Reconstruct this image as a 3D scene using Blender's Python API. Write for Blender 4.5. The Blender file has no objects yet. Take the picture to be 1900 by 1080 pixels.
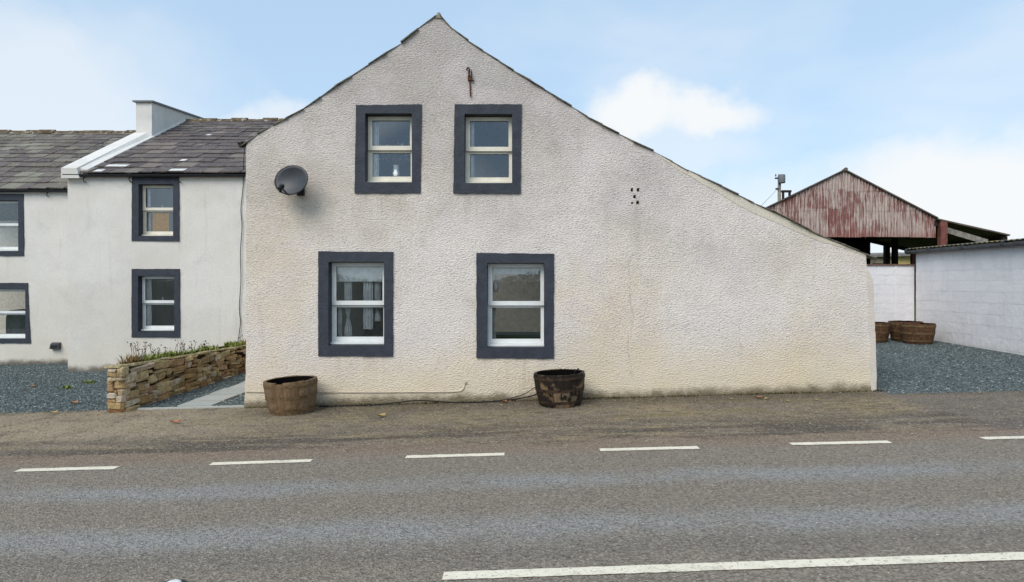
import bpy, bmesh, math, random
import numpy as np
from mathutils import Vector, Matrix, Euler, noise
from mathutils.geometry import delaunay_2d_cdt

random.seed(11)
scene = bpy.context.scene
COL = scene.collection
rad = math.radians

# ------------------------------------------------------------------ camera
F, CX, HY, H = 1267.0, 950.0, 525.0, 1.66      # focal length in photo pixels, horizon row, eye height
cam_d = bpy.data.cameras.new("camera")
cam_d.sensor_width = 36.0
cam_d.lens = F / 1900.0 * 36.0
cam_d.shift_y = -(540.0 - HY) / 1900.0
cam_d.clip_start = 0.05
cam_d.clip_end = 3000.0
cam = bpy.data.objects.new("camera", cam_d)
cam.location = (0, 0, H)
cam.rotation_euler = (rad(90), 0, 0)
COL.objects.link(cam)
scene.camera = cam

# ------------------------------------------------------------------ exposure
scene.render.engine = 'CYCLES'
scene.view_settings.view_transform = 'Standard'
scene.view_settings.look = 'None'
scene.view_settings.exposure = 0.8
scene.view_settings.gamma = 1.0
scene.view_settings.use_curve_mapping = False
scene.cycles.max_bounces = 8
scene.cycles.transparent_max_bounces = 12

# ------------------------------------------------------------------ sky and sun
SUN_POS = Vector((-0.45, -0.75, 0.85)).normalized()
sun_el = math.asin(SUN_POS.z)
sun_rot = math.atan2(SUN_POS.x, SUN_POS.y)
world = bpy.data.worlds.new("World")
scene.world = world
world.use_nodes = True
wn, wl = world.node_tree.nodes, world.node_tree.links
wn.clear()


def W(t, **kw):
    n = wn.new(t)
    for k, v in kw.items():
        setattr(n, k, v)
    return n


w_out = W('ShaderNodeOutputWorld')
w_bg = W('ShaderNodeBackground')
w_bg.inputs['Strength'].default_value = 0.1
sky = W('ShaderNodeTexSky', sky_type='NISHITA')
sky.sun_disc = False
sky.sun_elevation = sun_el
sky.sun_rotation = sun_rot
sky.air_density = 1.0
sky.dust_density = 0.6
sky.ozone_density = 1.6
tc = W('ShaderNodeTexCoord')
nrm = W('ShaderNodeVectorMath', operation='NORMALIZE')
wl.new(tc.outputs['Generated'], nrm.inputs[0])
# soft distortion of the direction, so that cloud edges are ragged
nz = W('ShaderNodeTexNoise')
nz.inputs['Scale'].default_value = 7.0
nz.inputs['Detail'].default_value = 7.0
nz.inputs['Roughness'].default_value = 0.55
wl.new(nrm.outputs[0], nz.inputs['Vector'])
sub = W('ShaderNodeVectorMath', operation='SUBTRACT')
sub.inputs[1].default_value = (0.5, 0.5, 0.5)
wl.new(nz.outputs['Color'], sub.inputs[0])
scl = W('ShaderNodeVectorMath', operation='SCALE')
scl.inputs['Scale'].default_value = 0.17
wl.new(sub.outputs[0], scl.inputs[0])
dst = W('ShaderNodeVectorMath', operation='ADD')
wl.new(nrm.outputs[0], dst.inputs[0])
wl.new(scl.outputs[0], dst.inputs[1])


def wmath(op, a, b=None, clamp=False):
    m = W('ShaderNodeMath', operation=op)
    m.use_clamp = clamp
    for i, v in enumerate((a, b)):
        if v is None:
            continue
        if isinstance(v, (int, float)):
            m.inputs[i].default_value = v
        else:
            wl.new(v, m.inputs[i])
    return m.outputs[0]


def cloud_blob(px, py, rx, ry, gain):
    """one cloud at a direction in the sky, an ellipse with soft ragged rim"""
    d = Vector(((px - CX) / F, 1.0, -(py - HY) / F)).normalized()
    s = W('ShaderNodeVectorMath', operation='SUBTRACT')
    s.inputs[1].default_value = d
    wl.new(dst.outputs[0], s.inputs[0])
    m = W('ShaderNodeVectorMath', operation='MULTIPLY')
    m.inputs[1].default_value = (F / rx, F / max(rx, ry), F / ry)
    wl.new(s.outputs[0], m.inputs[0])
    ln = W('ShaderNodeVectorMath', operation='LENGTH')
    wl.new(m.outputs[0], ln.inputs[0])
    r = W('ShaderNodeMapRange', interpolation_type='SMOOTHSTEP')
    r.inputs['From Min'].default_value = 1.25
    r.inputs['From Max'].default_value = 0.40
    r.inputs['To Min'].default_value = 0.0
    r.inputs['To Max'].default_value = gain
    wl.new(ln.outputs['Value'], r.inputs['Value'])
    return r.outputs[0]


mask = None
for b in [(1190, 225, 115, 72, 1.0), (1310, 208, 120, 52, 0.95), (1250, 285, 190, 60, 0.45), (1850, 365, 300, 110, 1.0),
          (1640, 400, 330, 100, 0.65), (20, 190, 320, 170, 0.6), (200, 110, 190, 110, 0.32), (480, 250, 260, 50, 0.6)]:
    o_ = cloud_blob(*b)
    mask = o_ if mask is None else wmath('MAXIMUM', mask, o_)
# broken cloud all round the rest of the sky
nz2 = W('ShaderNodeTexNoise')
nz2.inputs['Scale'].default_value = 2.6
nz2.inputs['Detail'].default_value = 6.0
mp = W('ShaderNodeMapping')
mp.inputs['Scale'].default_value = (1, 1, 2.4)
mp.inputs['Location'].default_value = (3.1, 1.7, 0.4)
wl.new(nrm.outputs[0], mp.inputs['Vector'])
wl.new(mp.outputs[0], nz2.inputs['Vector'])
mr = W('ShaderNodeMapRange', interpolation_type='SMOOTHSTEP')
mr.inputs['From Min'].default_value = 0.42
mr.inputs['From Max'].default_value = 0.72
mr.inputs['To Max'].default_value = 0.42
wl.new(nz2.outputs['Fac'], mr.inputs['Value'])
mask = wmath('MAXIMUM', mask, mr.outputs[0], True)
# thin veil: pale everywhere
veil = W('ShaderNodeMix', data_type='RGBA')
veil.inputs['Factor'].default_value = 0.72
wl.new(sky.outputs[0], veil.inputs[6])
veil.inputs[7].default_value = (3.25, 4.42, 5.6, 1)
clm = W('ShaderNodeMix', data_type='RGBA')
wl.new(mask, clm.inputs['Factor'])
wl.new(veil.outputs[2], clm.inputs[6])
clm.inputs[7].default_value = (5.35, 5.5, 5.6, 1)
wl.new(clm.outputs[2], w_bg.inputs['Color'])
wl.new(w_bg.outputs[0], w_out.inputs['Surface'])

sun_d = bpy.data.lights.new("sun", 'SUN')
sun_d.energy = 1.5
sun_d.angle = rad(38)
sun_d.color = (1.0, 0.95, 0.88)
sun = bpy.data.objects.new("sun", sun_d)
sun.rotation_euler = (-SUN_POS).to_track_quat('-Z', 'Y').to_euler()
sun.location = (-6, -10, 12)
COL.objects.link(sun)


# ------------------------------------------------------------------ terrain height and helpers
def G(x, y):
    g = 0.81 * math.tanh(x / 30.0)
    t = min(max((x - 3.0) / 3.0, 0), 1)
    t = t * t * (3 - 2 * t)
    return g + 0.018 * min(max(y - 9.6, 0), 14) * t


def P(px, py, Y):
    return Vector(((px - CX) * Y / F, Y, H - (py - HY) * Y / F))


def gp(px, py):
    Y = 9.0
    for _ in range(25):
        x = (px - CX) * Y / F
        Y = F * (H - G(x, Y)) / (py - HY)
    x = (px - CX) * Y / F
    return Vector((x, Y, G(x, Y)))


WORLD = {}


def tag(o, label=None, cat=None, group=None, kind=None):
    if label: o['label'] = label
    if cat: o['category'] = cat
    if group: o['group'] = group
    if kind: o['kind'] = kind
    return o


def thing(name, loc, label, cat, group=None, rot=(0, 0, 0)):
    o = bpy.data.objects.new(name, None)
    o.empty_display_size = 0.2
    o.location = loc
    o.rotation_euler = rot
    COL.objects.link(o)
    WORLD[o] = Matrix.Translation(Vector(loc)) @ Euler(rot).to_matrix().to_4x4()
    return tag(o, label, cat, group)


def link(name, mesh, parent=None, loc=(0, 0, 0), rot=(0, 0, 0), scale=(1, 1, 1), local=False):
    """place mesh data as an object; loc/rot are world unless local"""
    o = bpy.data.objects.new(name, mesh)
    o.location = loc
    o.rotation_euler = rot
    o.scale = scale
    COL.objects.link(o)
    m = Matrix.LocRotScale(Vector(loc), Euler(rot), Vector(scale))
    if parent is not None:
        o.parent = parent
        if not local:
            o.matrix_parent_inverse = WORLD[parent].inverted()
        else:
            m = WORLD[parent] @ m
    WORLD[o] = m
    return o


def mesh_of(name, verts, faces, mat, smooth=False):
    me = bpy.data.meshes.new(name)
    me.from_pydata([tuple(v) for v in verts], [], faces)
    me.update()
    if mat: me.materials.append(mat)
    if smooth:
        me.polygons.foreach_set('use_smooth', [True] * len(me.polygons))
    return me


class MB:
    """collects simple shapes, then links them as one mesh object"""
    def __init__(s):
        s.v, s.f = [], []

    def add(s, v, f):
        n = len(s.v)
        s.v += [tuple(q) for q in v]
        s.f += [tuple(i + n for i in q) for q in f]
        return s

    def box(s, x0, y0, z0, x1, y1, z1):
        v = [(x0, y0, z0), (x1, y0, z0), (x1, y1, z0), (x0, y1, z0), (x0, y0, z1), (x1, y0, z1), (x1, y1, z1), (x0, y1, z1)]
        return s.add(v, [(0, 3, 2, 1), (4, 5, 6, 7), (0, 1, 5, 4), (1, 2, 6, 5), (2, 3, 7, 6), (3, 0, 4, 7)])

    def hexa(s, v):  # 8 corner points, bottom four then top four
        return s.add(v, [(0, 3, 2, 1), (4, 5, 6, 7), (0, 1, 5, 4), (1, 2, 6, 5), (2, 3, 7, 6), (3, 0, 4, 7)])

    def ring(s, x0, z0, x1, z1, l, r, t, b, y0, y1):
        s.box(x0, y0, z0, x0 + l, y1, z1)
        s.box(x1 - r, y0, z0, x1, y1, z1)
        s.box(x0 + l, y0, z1 - t, x1 - r, y1, z1)
        s.box(x0 + l, y0, z0, x1 - r, y1, z0 + b)
        return s

    def tube(s, pts, r, n=6, r1=None, caps=True):
        pts = [Vector(p) for p in pts]
        base = len(s.v)
        k = len(pts)
        for i, p in enumerate(pts):
            a = pts[max(i - 1, 0)]
            b = pts[min(i + 1, k - 1)]
            d = (b - a).normalized()
            u = d.orthogonal().normalized() if abs(d.z) > 0.95 else d.cross(Vector((0, 0, 1))).normalized()
            w = d.cross(u)
            rr = r if r1 is None else r + (r1 - r) * i / (k - 1)
            for j in range(n):
                a_ = 2 * math.pi * j / n
                s.v.append(tuple(p + u * math.cos(a_) * rr + w * math.sin(a_) * rr))
        for i in range(k - 1):
            for j in range(n):
                j2 = (j + 1) % n
                s.f.append((base + i * n + j, base + i * n + j2, base + (i + 1) * n + j2, base + (i + 1) * n + j))
        if caps:
            s.f.append(tuple(base + j for j in reversed(range(n))))
            s.f.append(tuple(base + (k - 1) * n + j for j in range(n)))
        return s

    def lathe(s, prof, n=24, c=(0, 0, 0)):
        base = len(s.v)
        for r, z in prof:
            for j in range(n):
                a = 2 * math.pi * j / n
                s.v.append((c[0] + r * math.cos(a), c[1] + r * math.sin(a), c[2] + z))
        for i in range(len(prof) - 1):
            for j in range(n):
                j2 = (j + 1) % n
                s.f.append((base + i * n + j, base + i * n + j2, base + (i + 1) * n + j2, base + (i + 1) * n + j))
        return s

    def build(s, name, mat, parent=None, smooth=False, **kw):
        return link(name, mesh_of(name, s.v, s.f, mat, smooth), parent, **kw)


def in_poly(pts, poly):
    x, y = pts[:, 0], pts[:, 1]
    inside = np.zeros(len(pts), bool)
    n = len(poly)
    for i in range(n):
        x0, y0 = poly[i]
        x1, y1 = poly[(i + 1) % n]
        if y0 == y1: continue
        c = ((y0 > y) != (y1 > y)) & (x < (x1 - x0) * (y - y0) / (y1 - y0) + x0)
        inside ^= c
    return inside


def dist_poly(pts, poly):
    d = np.full(len(pts), 1e9)
    n = len(poly)
    for i in range(n):
        a = np.array(poly[i]); b = np.array(poly[(i + 1) % n])
        ab = b - a
        L = max(ab @ ab, 1e-12)
        t = np.clip(((pts - a) @ ab) / L, 0, 1)
        q = a + t[:, None] * ab
        d = np.minimum(d, np.hypot(*(pts - q).T))
    return d


def subdivide(poly, step, jit=0.0):
    out = []
    n = len(poly)
    for i in range(n):
        a = Vector(poly[i]); b = Vector(poly[(i + 1) % n])
        k = max(1, int((b - a).length / step))
        nn = Vector((-(b - a).y, (b - a).x)).normalized() if (b - a).length > 0 else Vector((0, 0))
        for j in range(k):
            p = a.lerp(b, j / k)
            if jit and j:
                p = p + nn * jit * noise.noise(Vector((p.x * 9, p.y * 9, 3.3)))
            out.append((p.x, p.y))
    return out


def sheet(outline, holes=(), step=0.07, jit=0.0):
    """triangulated 2D sheet with holes -> verts2d, tris, boundary edges"""
    loops = [subdivide(outline, step, jit)] + [subdivide(h, step) for h in holes]
    pts, edges = [], []
    for lp in loops:
        b = len(pts)
        pts += lp
        edges += [(b + i, b + (i + 1) % len(lp)) for i in range(len(lp))]
    o = np.array(loops[0])
    lo, hi = o.min(0), o.max(0)
    gx = np.arange(lo[0] + step / 2, hi[0], step)
    gy = np.arange(lo[1] + step / 2, hi[1], step)
    g = np.stack(np.meshgrid(gx, gy), -1).reshape(-1, 2)
    if len(g):
        g = g + np.random.RandomState(3).uniform(-0.2, 0.2, g.shape) * step
        k = in_poly(g, loops[0])
        for h in loops[1:]:
            k &= ~in_poly(g, h)
        g = g[k]
        dd = np.min([dist_poly(g, lp) for lp in loops], axis=0)
        g = g[dd > step * 0.45]
        pts += [tuple(q) for q in g]
    vv, ee, ff, *_ = delaunay_2d_cdt([Vector(p) for p in pts], edges, [], 0, 1e-5)
    V = np.array([(v.x, v.y) for v in vv])
    T = np.array([f for f in ff])
    C = V[T].mean(1)
    k = in_poly(C, loops[0])
    for h in loops[1:]:
        k &= ~in_poly(C, h)
    T = T[k]
    cnt = {}
    for t in T:
        for a, b in ((t[0], t[1]), (t[1], t[2]), (t[2], t[0])):
            key = (min(a, b), max(a, b))
            cnt[key] = None if key in cnt else (int(a), int(b))
    return V, [tuple(int(i) for i in t) for t in T], [e for e in cnt.values() if e]


def front_panel(name, outline, holes, Y, depth, mat, parent, step=0.07, wob=0.0, jit=0.0, seed=0.0, smooth=True):
    """a wall face in the X-Z plane at Y facing the road, with returns going back by depth"""
    V, T, E = sheet(outline, holes, step, jit)
    n = len(V)
    vs = []
    for x, z in V:
        d = 0
        if wob:
            d = wob * (noise.noise(Vector((x * 1.3, z * 1.3, seed))) + 0.5 * noise.noise(Vector((x * 4, z * 4, seed + 5))))
        vs.append((x, Y + d, z))
    bi = sorted({i for e in E for i in e})
    mp_ = {}
    for i in bi:
        mp_[i] = len(vs)
        vs.append((V[i][0], Y + depth, V[i][1]))
    # separate copy of the rim so the corner stays crisp
    rim = {}
    for i in bi:
        rim[i] = len(vs)
        vs.append(vs[i])
    fs = list(T) + [(rim[b], rim[a], mp_[a], mp_[b]) for a, b in E]
    me = mesh_of(name, vs, fs, mat, smooth)
    return link(name, me, parent)


def rect(x0, z0, x1, z1):
    return [(x0, z0), (x1, z0), (x1, z1), (x0, z1)]


# ------------------------------------------------------------------ materials
def srgb(r, g, b, k=1.0):
    f = lambda c: ((c / 255) / 12.92 if c / 255 <= 0.04045 else ((c / 255 + 0.055) / 1.055) ** 2.4) * k
    return (f(r), f(g), f(b), 1.0)


class Mat:
    def __init__(s, name, rough=0.9, spec=0.25):
        s.m = bpy.data.materials.new(name)
        s.m.use_nodes = True
        s.t = s.m.node_tree
        s.b = s.t.nodes['Principled BSDF']
        s.b.inputs['Roughness'].default_value = rough
        s.b.inputs['Specular IOR Level'].default_value = spec
        s._pos = None

    def n(s, t, **kw):
        q = s.t.nodes.new(t)
        for k, v in kw.items():
            setattr(q, k, v)
        return q

    def lk(s, a, b):
        s.t.links.new(a, b)

    def put(s, sock, v):
        if isinstance(v, (int, float)):
            sock.default_value = v
        elif isinstance(v, tuple):
            sock.default_value = v
        else:
            s.lk(v, sock)

    def pos(s):
        if not s._pos:
            s._pos = s.n('ShaderNodeNewGeometry').outputs['Position']
        return s._pos

    def obj(s):
        return s.n('ShaderNodeTexCoord').outputs['Object']

    def rnd(s):
        return s.n('ShaderNodeObjectInfo').outputs['Random']

    def scaled(s, vec, sc, loc=(0, 0, 0)):
        q = s.n('ShaderNodeMapping')
        q.inputs['Scale'].default_value = sc
        q.inputs['Location'].default_value = loc
        s.lk(vec, q.inputs['Vector'])
        return q.outputs[0]

    def noise(s, scale, detail=3.0, rough=0.55, vec=None, dist=0.0, out='Fac'):
        q = s.n('ShaderNodeTexNoise')
        q.inputs['Scale'].default_value = scale
        q.inputs['Detail'].default_value = detail
        q.inputs['Roughness'].default_value = rough
        q.inputs['Distortion'].default_value = dist
        s.lk(vec or s.pos(), q.inputs['Vector'])
        return q.outputs[out]

    def voro(s, scale, vec=None, feature='F1', out='Distance', rnd=1.0):
        q = s.n('ShaderNodeTexVoronoi', feature=feature)
        q.inputs['Scale'].default_value = scale
        q.inputs['Randomness'].default_value = rnd
        s.lk(vec or s.pos(), q.inputs['Vector'])
        return q.outputs[out]

    def ramp(s, fac, stops, mode='LINEAR'):
        q = s.n('ShaderNodeValToRGB')
        q.color_ramp.interpolation = mode
        e = q.color_ramp.elements
        while len(e) < len(stops):
            e.new(0.5)
        for el, (p, c) in zip(e, stops):
            el.position = p
            el.color = c if isinstance(c, tuple) else (c, c, c, 1)
        s.lk(fac, q.inputs[0])
        return q.outputs[0]

    def mix(s, f, a, b, mode='MIX'):
        q = s.n('ShaderNodeMix', data_type='RGBA', blend_type=mode)
        s.put(q.inputs[0], f)
        s.put(q.inputs[6], a)
        s.put(q.inputs[7], b)
        return q.outputs[2]

    def math(s, op, a, b=0.5, clamp=False):
        q = s.n('ShaderNodeMath', operation=op)
        q.use_clamp = clamp
        s.put(q.inputs[0], a)
        s.put(q.inputs[1], b)
        return q.outputs[0]

    def rng(s, v, a, b, c=0.0, d=1.0, smooth=True):
        q = s.n('ShaderNodeMapRange', interpolation_type='SMOOTHSTEP' if smooth else 'LINEAR')
        for k, val in zip(('From Min', 'From Max', 'To Min', 'To Max'), (a, b, c, d)):
            q.inputs[k].default_value = val
        s.lk(v, q.inputs['Value'])
        return q.outputs[0]

    def xyz(s, vec=None):
        q = s.n('ShaderNodeSeparateXYZ')
        s.lk(vec or s.pos(), q.inputs[0])
        return q.outputs

    def bump(s, h, dist=0.01, strength=1.0):
        q = s.n('ShaderNodeBump')
        q.inputs['Strength'].default_value = strength
        q.inputs['Distance'].default_value = dist
        s.lk(h, q.inputs['Height'])
        s.lk(q.outputs[0], s.b.inputs['Normal'])

    def col(s, c):
        s.put(s.b.inputs['Base Color'], c)
        return s


def plain(name, c, rough=0.7, spec=0.3, var=0.12, scale=12, metal=0.0, bump=0.0):
    m = Mat(name, rough, spec)
    f = m.noise(scale, 4, 0.6)
    d = tuple(v * (1 - var * 1.6) for v in c[:3]) + (1,)
    l = tuple(min(v * (1 + var), 1) for v in c[:3]) + (1,)
    m.col(m.ramp(f, [(0.3, d), (0.7, l)]))
    m.b.inputs['Metallic'].default_value = metal
    if bump:
        m.bump(m.noise(scale * 4, 3), bump)
    return m.m


# --- rendered (roughcast) walls
def render_mat(name, base, warm, grey, grain=1.0, stain=0.0, foot=None, streak=0.35):
    m = Mat(name, 0.95, 0.15)
    pos = m.pos()
    big = m.noise(0.55, 5, 0.6)
    mid = m.noise(2.3, 5, 0.65, dist=0.4)
    c = m.mix(m.rng(big, 0.40, 0.66), base, warm)
    c = m.mix(m.rng(mid, 0.48, 0.75, 0, 0.55), c, grey)
    if stain:       # old weathering, worst high on the gable where rain drives in
        z = m.xyz()[2]
        up = m.rng(z, 0.6, 5.2, 0, 1, False)
        st = m.rng(m.math('ADD', m.math('MULTIPLY', up, 0.62), m.math('MULTIPLY', m.noise(1.1, 5, 0.65), 0.75)), 0.45, 1.0, 0, stain)
        c = m.mix(st, c, tuple(v * 0.70 for v in grey[:3]) + (1,))
    if streak:      # run-off streaks
        sv = m.scaled(pos, (5.0, 5.0, 0.42))
        c = m.mix(m.rng(m.noise(1.6, 5, 0.6, sv), 0.55, 0.8, 0, streak), c, tuple(v * 0.78 for v in grey[:3]) + (1,))
    gv = m.scaled(pos, (46 * grain, 46 * grain, 78 * grain))
    g1 = m.noise(1.0, 3.5, 0.62, gv)
    g2 = m.voro(44.0 * grain, m.scaled(pos, (1, 1, 1.5)), 'SMOOTH_F1')
    # aggregate: low spots of the grain coloured darker, high spots paler
    g3 = m.noise(1.0, 2.0, 0.5, m.scaled(pos, (30 * grain, 30 * grain, 56 * grain), (7, 3, 1)))
    k_ = 1.0 if grain == 1 else 0.55
    c = m.mix(m.rng(g1, 0.50, 0.30, 0, 0.45 * k_), c, tuple(v * 0.45 for v in grey[:3]) + (1,))
    c = m.mix(m.rng(g1, 0.57, 0.72, 0, 0.6 * k_), c, tuple(min(v * 1.3, 0.9) for v in base[:3]) + (1,))
    c = m.mix(m.rng(g3, 0.37, 0.25, 0, 0.6 * k_), c, tuple(v * 0.32 for v in grey[:3]) + (1,))
    c = m.mix(m.rng(g3, 0.64, 0.78, 0, 0.7 * k_), c, tuple(min(v * 1.35, 0.92) for v in base[:3]) + (1,))
    if grain == 1:      # pinkish and greenish bloom in the old limewash
        c = m.mix(m.rng(m.noise(1.7, 4, 0.6, m.scaled(pos, (1, 1, 1), (5, 0, 2))), 0.50, 0.68, 0, 0.3), c, srgb(222, 208, 208))
        c = m.mix(m.rng(m.noise(2.1, 4, 0.6, m.scaled(pos, (1, 1, 1), (1, 0, 8))), 0.56, 0.74, 0, 0.2), c, srgb(208, 204, 186))
    if grain == 1:      # run-off stains below the window sills and the iron bracket
        X_, Z_ = m.xyz()[0], m.xyz()[2]
        tot = None
        for cx_, hw, zt, ln in ((-2.19, .52, .66, .75), (.04, .54, .63, .6), (-1.74, .46, 2.92, .5), (-.34, .47, 2.92, .7), (-.6, .06, 4.3, .5), (1.73, .1, 2.85, 1.5), (-3.1, .2, 2.85, .6)):
            a = m.rng(m.math('ABSOLUTE', m.math('SUBTRACT', X_, cx_)), hw, hw * .7)
            b_ = m.math('MULTIPLY', m.rng(Z_, zt - ln, zt), m.rng(Z_, zt + .06, zt))
            k = m.math('MULTIPLY', a, b_)
            tot = k if tot is None else m.math('MAXIMUM', tot, k)
        stn = m.noise(1.0, 5, 0.65, m.scaled(pos, (16, 16, 1.1)))
        c = m.mix(m.math('MULTIPLY', tot, m.rng(stn, 0.42, 0.68, 0, 0.36)), c, srgb(160, 150, 134))
    if grain == 1:      # hairline cracks
        X_, Z_ = m.xyz()[0], m.xyz()[2]
        for cx_, za, zb_, sc in ((1.66, .2, 2.6, .9), (-1.05, -.1, .9, 1.7), (3.2, .3, 1.3, 1.3)):
            wv = m.math('MULTIPLY', m.math('SUBTRACT', m.noise(sc * 2.2, 5, 0.7), 0.5), 0.34)
            d_ = m.math('ABSOLUTE', m.math('SUBTRACT', m.math('ADD', X_, wv), cx_))
            k = m.math('MULTIPLY', m.rng(d_, 0.007, 0.002), m.math('MULTIPLY', m.rng(Z_, za, za + .2), m.rng(Z_, zb_, zb_ - .3)))
            k = m.math('MULTIPLY', k, m.rng(m.noise(2.7, 3), 0.38, 0.6, 0, 0.4))
            c = m.mix(k, c, srgb(110, 100, 88))
    if foot:        # splashed soil and algae low on the wall; on cottages also painted gap shade
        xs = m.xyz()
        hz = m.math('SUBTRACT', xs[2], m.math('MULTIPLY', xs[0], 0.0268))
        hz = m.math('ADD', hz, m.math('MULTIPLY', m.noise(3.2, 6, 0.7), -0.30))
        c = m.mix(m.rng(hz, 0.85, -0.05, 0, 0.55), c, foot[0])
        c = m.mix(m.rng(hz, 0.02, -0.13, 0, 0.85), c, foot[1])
    m.col(c)
    hh = m.math('ADD', m.math('ADD', m.math('MULTIPLY', g1, 1.0), m.math('MULTIPLY', g2, 0.55)), m.math('MULTIPLY', g3, 1.1))
    m.bump(hh, 0.012 * (1 if grain == 1 else 0.6), 1.0)
    return m.m


M = {}
M['gable'] = render_mat('roughcast', srgb(228, 218, 209), srgb(224, 209, 188), srgb(208, 199, 194), 1.0, 0.8,
                        (srgb(226, 208, 170), srgb(98, 86, 62)))
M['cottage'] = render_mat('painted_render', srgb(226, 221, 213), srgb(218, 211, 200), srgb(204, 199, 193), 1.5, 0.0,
                          (srgb(216, 208, 190), srgb(84, 76, 64)), 0.4)  # last foot tone paints the shaded gap line at the wall base
M['white_plain'] = render_mat('smooth_render', srgb(230, 226, 219), srgb(217, 212, 203), srgb(200, 198, 194), 2.2, 0, None, 0.3)
M['surround'] = None
mm = Mat('charcoal_paint', 0.62, 0.3)
c_ = m_c = mm.ramp(mm.noise(7, 6, 0.65), [(0.3, srgb(44, 48, 57)), (0.62, srgb(58, 62, 71)), (0.8, srgb(74, 78, 86))])
mm.col(c_)
mm.bump(mm.noise(35, 4), 0.006)
M['surround'] = mm.m
M['upvc'] = plain('white_upvc', srgb(226, 227, 224), 0.35, 0.5, 0.05, 6)
M['cream'] = plain('cream_upvc', srgb(226, 219, 202), 0.4, 0.5, 0.06, 6)
M['gasket'] = plain('black_plastic', srgb(28, 28, 30), 0.5, 0.4)
M['lead'] = plain('lead', srgb(110, 112, 116), 0.6, 0.4)
M['stem_dark0'] = plain('dead_moss', srgb(58, 52, 44), 1.0, 0.05, 0.4, 30)
M['rust_lime'] = plain('lime_stone', srgb(160, 152, 138), 0.95, 0.1, 0.3, 20)
M['iron'] = plain('rusty_iron', srgb(96, 62, 44), 0.85, 0.3, 0.5, 60)
M['cable'] = plain('cable_black', srgb(30, 29, 28), 0.6)
M['cable_w'] = plain('cable_cream', srgb(205, 192, 170), 0.6)
M['dish'] = plain('dish_grey', srgb(60, 62, 66), 0.45, 0.4, 0.15, 8)
M['interior'] = plain('interior_plaster', srgb(214, 208, 198), 0.9, 0.1)
M['floorboards'] = plain('carpet', srgb(110, 95, 80), 0.95, 0.1)
M['cloth'] = plain('curtain_cloth', srgb(246, 245, 242), 0.95, 0.1)
M['blind'] = plain('blind_cloth', srgb(248, 247, 240), 0.9, 0.1)
M['mustard'] = plain('mustard_board', srgb(244, 182, 62), 0.7)
M['black'] = plain('shade_black', srgb(14, 13, 12), 0.95, 0.05)  # black put in for the shade inside barrels and vent holes
M['soil'] = plain('soil', srgb(40, 34, 30), 1.0, 0.1, 0.4, 50, bump=0.02)

gm = Mat('window_glass')
gm.t.nodes.remove(gm.b)
tr = gm.n('ShaderNodeBsdfTransparent')
tr.inputs[0].default_value = (0.93, 0.95, 0.945, 1)
gl = gm.n('ShaderNodeBsdfGlossy')
gl.inputs['Roughness'].default_value = 0.0
gl.inputs[0].default_value = (0.86, 0.93, 1.0, 1)
fr = gm.n('ShaderNodeFresnel')
fr.inputs['IOR'].default_value = 1.5
fm = gm.math('MULTIPLY', fr.outputs[0], 3.0, True)
mx = gm.n('ShaderNodeMixShader')
gm.lk(fm, mx.inputs[0])
gm.lk(tr.outputs[0], mx.inputs[1])
gm.lk(gl.outputs[0], mx.inputs[2])
gm.lk(mx.outputs[0], gm.t.nodes['Material Output'].inputs[0])
M['glass'] = gm.m

# --- slates: colour per slate plus grain and lichen
def slate_mat(name, cols, lichen):
    m = Mat(name, 0.75, 0.35)
    c = m.ramp(m.rnd(), cols)
    n1 = m.noise(9, 5, 0.65)
    c = m.mix(m.rng(n1, 0.35, 0.7, 0, 0.6), c, srgb(120, 114, 112, 0.8))
    c = m.mix(m.rng(m.noise(14, 6, 0.7), 0.56, 0.72, 0, lichen), c, srgb(176, 172, 160))
    c = m.mix(m.rng(m.noise(3, 5, 0.7), 0.58, 0.8, 0, 0.4), c, srgb(92, 88, 66))
    m.col(c)
    m.bump(m.noise(30, 4), 0.008)
    return m.m


M['slate'] = slate_mat('slate', [(0, srgb(66, 56, 56)), (0.3, srgb(90, 79, 76)), (0.6, srgb(76, 66, 62)), (0.8, srgb(104, 94, 87)), (1.0, srgb(124, 114, 103))], 0.6)
M['slate_pale'] = slate_mat('slate_weathered', [(0, srgb(72, 64, 58)), (0.25, srgb(112, 104, 90)), (0.5, srgb(84, 72, 70)), (0.75, srgb(138, 134, 118)), (0.9, srgb(104, 98, 80)), (1.0, srgb(66, 58, 58))], 0.9)
M['slate_white'] = plain('white_splashed_slate', srgb(214, 212, 208), 0.7, 0.3, 0.2, 20)
mm = Mat('ridge_moss', 0.95, 0.1)
mm.col(mm.ramp(mm.noise(7, 6, 0.75), [(0.38, srgb(50, 44, 38)), (0.47, srgb(108, 92, 72)), (0.54, srgb(88, 78, 56)), (0.60, srgb(172, 166, 154))]))
mm.bump(mm.noise(40, 4), 0.01)
M['ridge'] = mm.m
M['verge_slate'] = plain('verge_slate', srgb(116, 111, 98), 0.85, 0.25, 0.45, 14)

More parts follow.
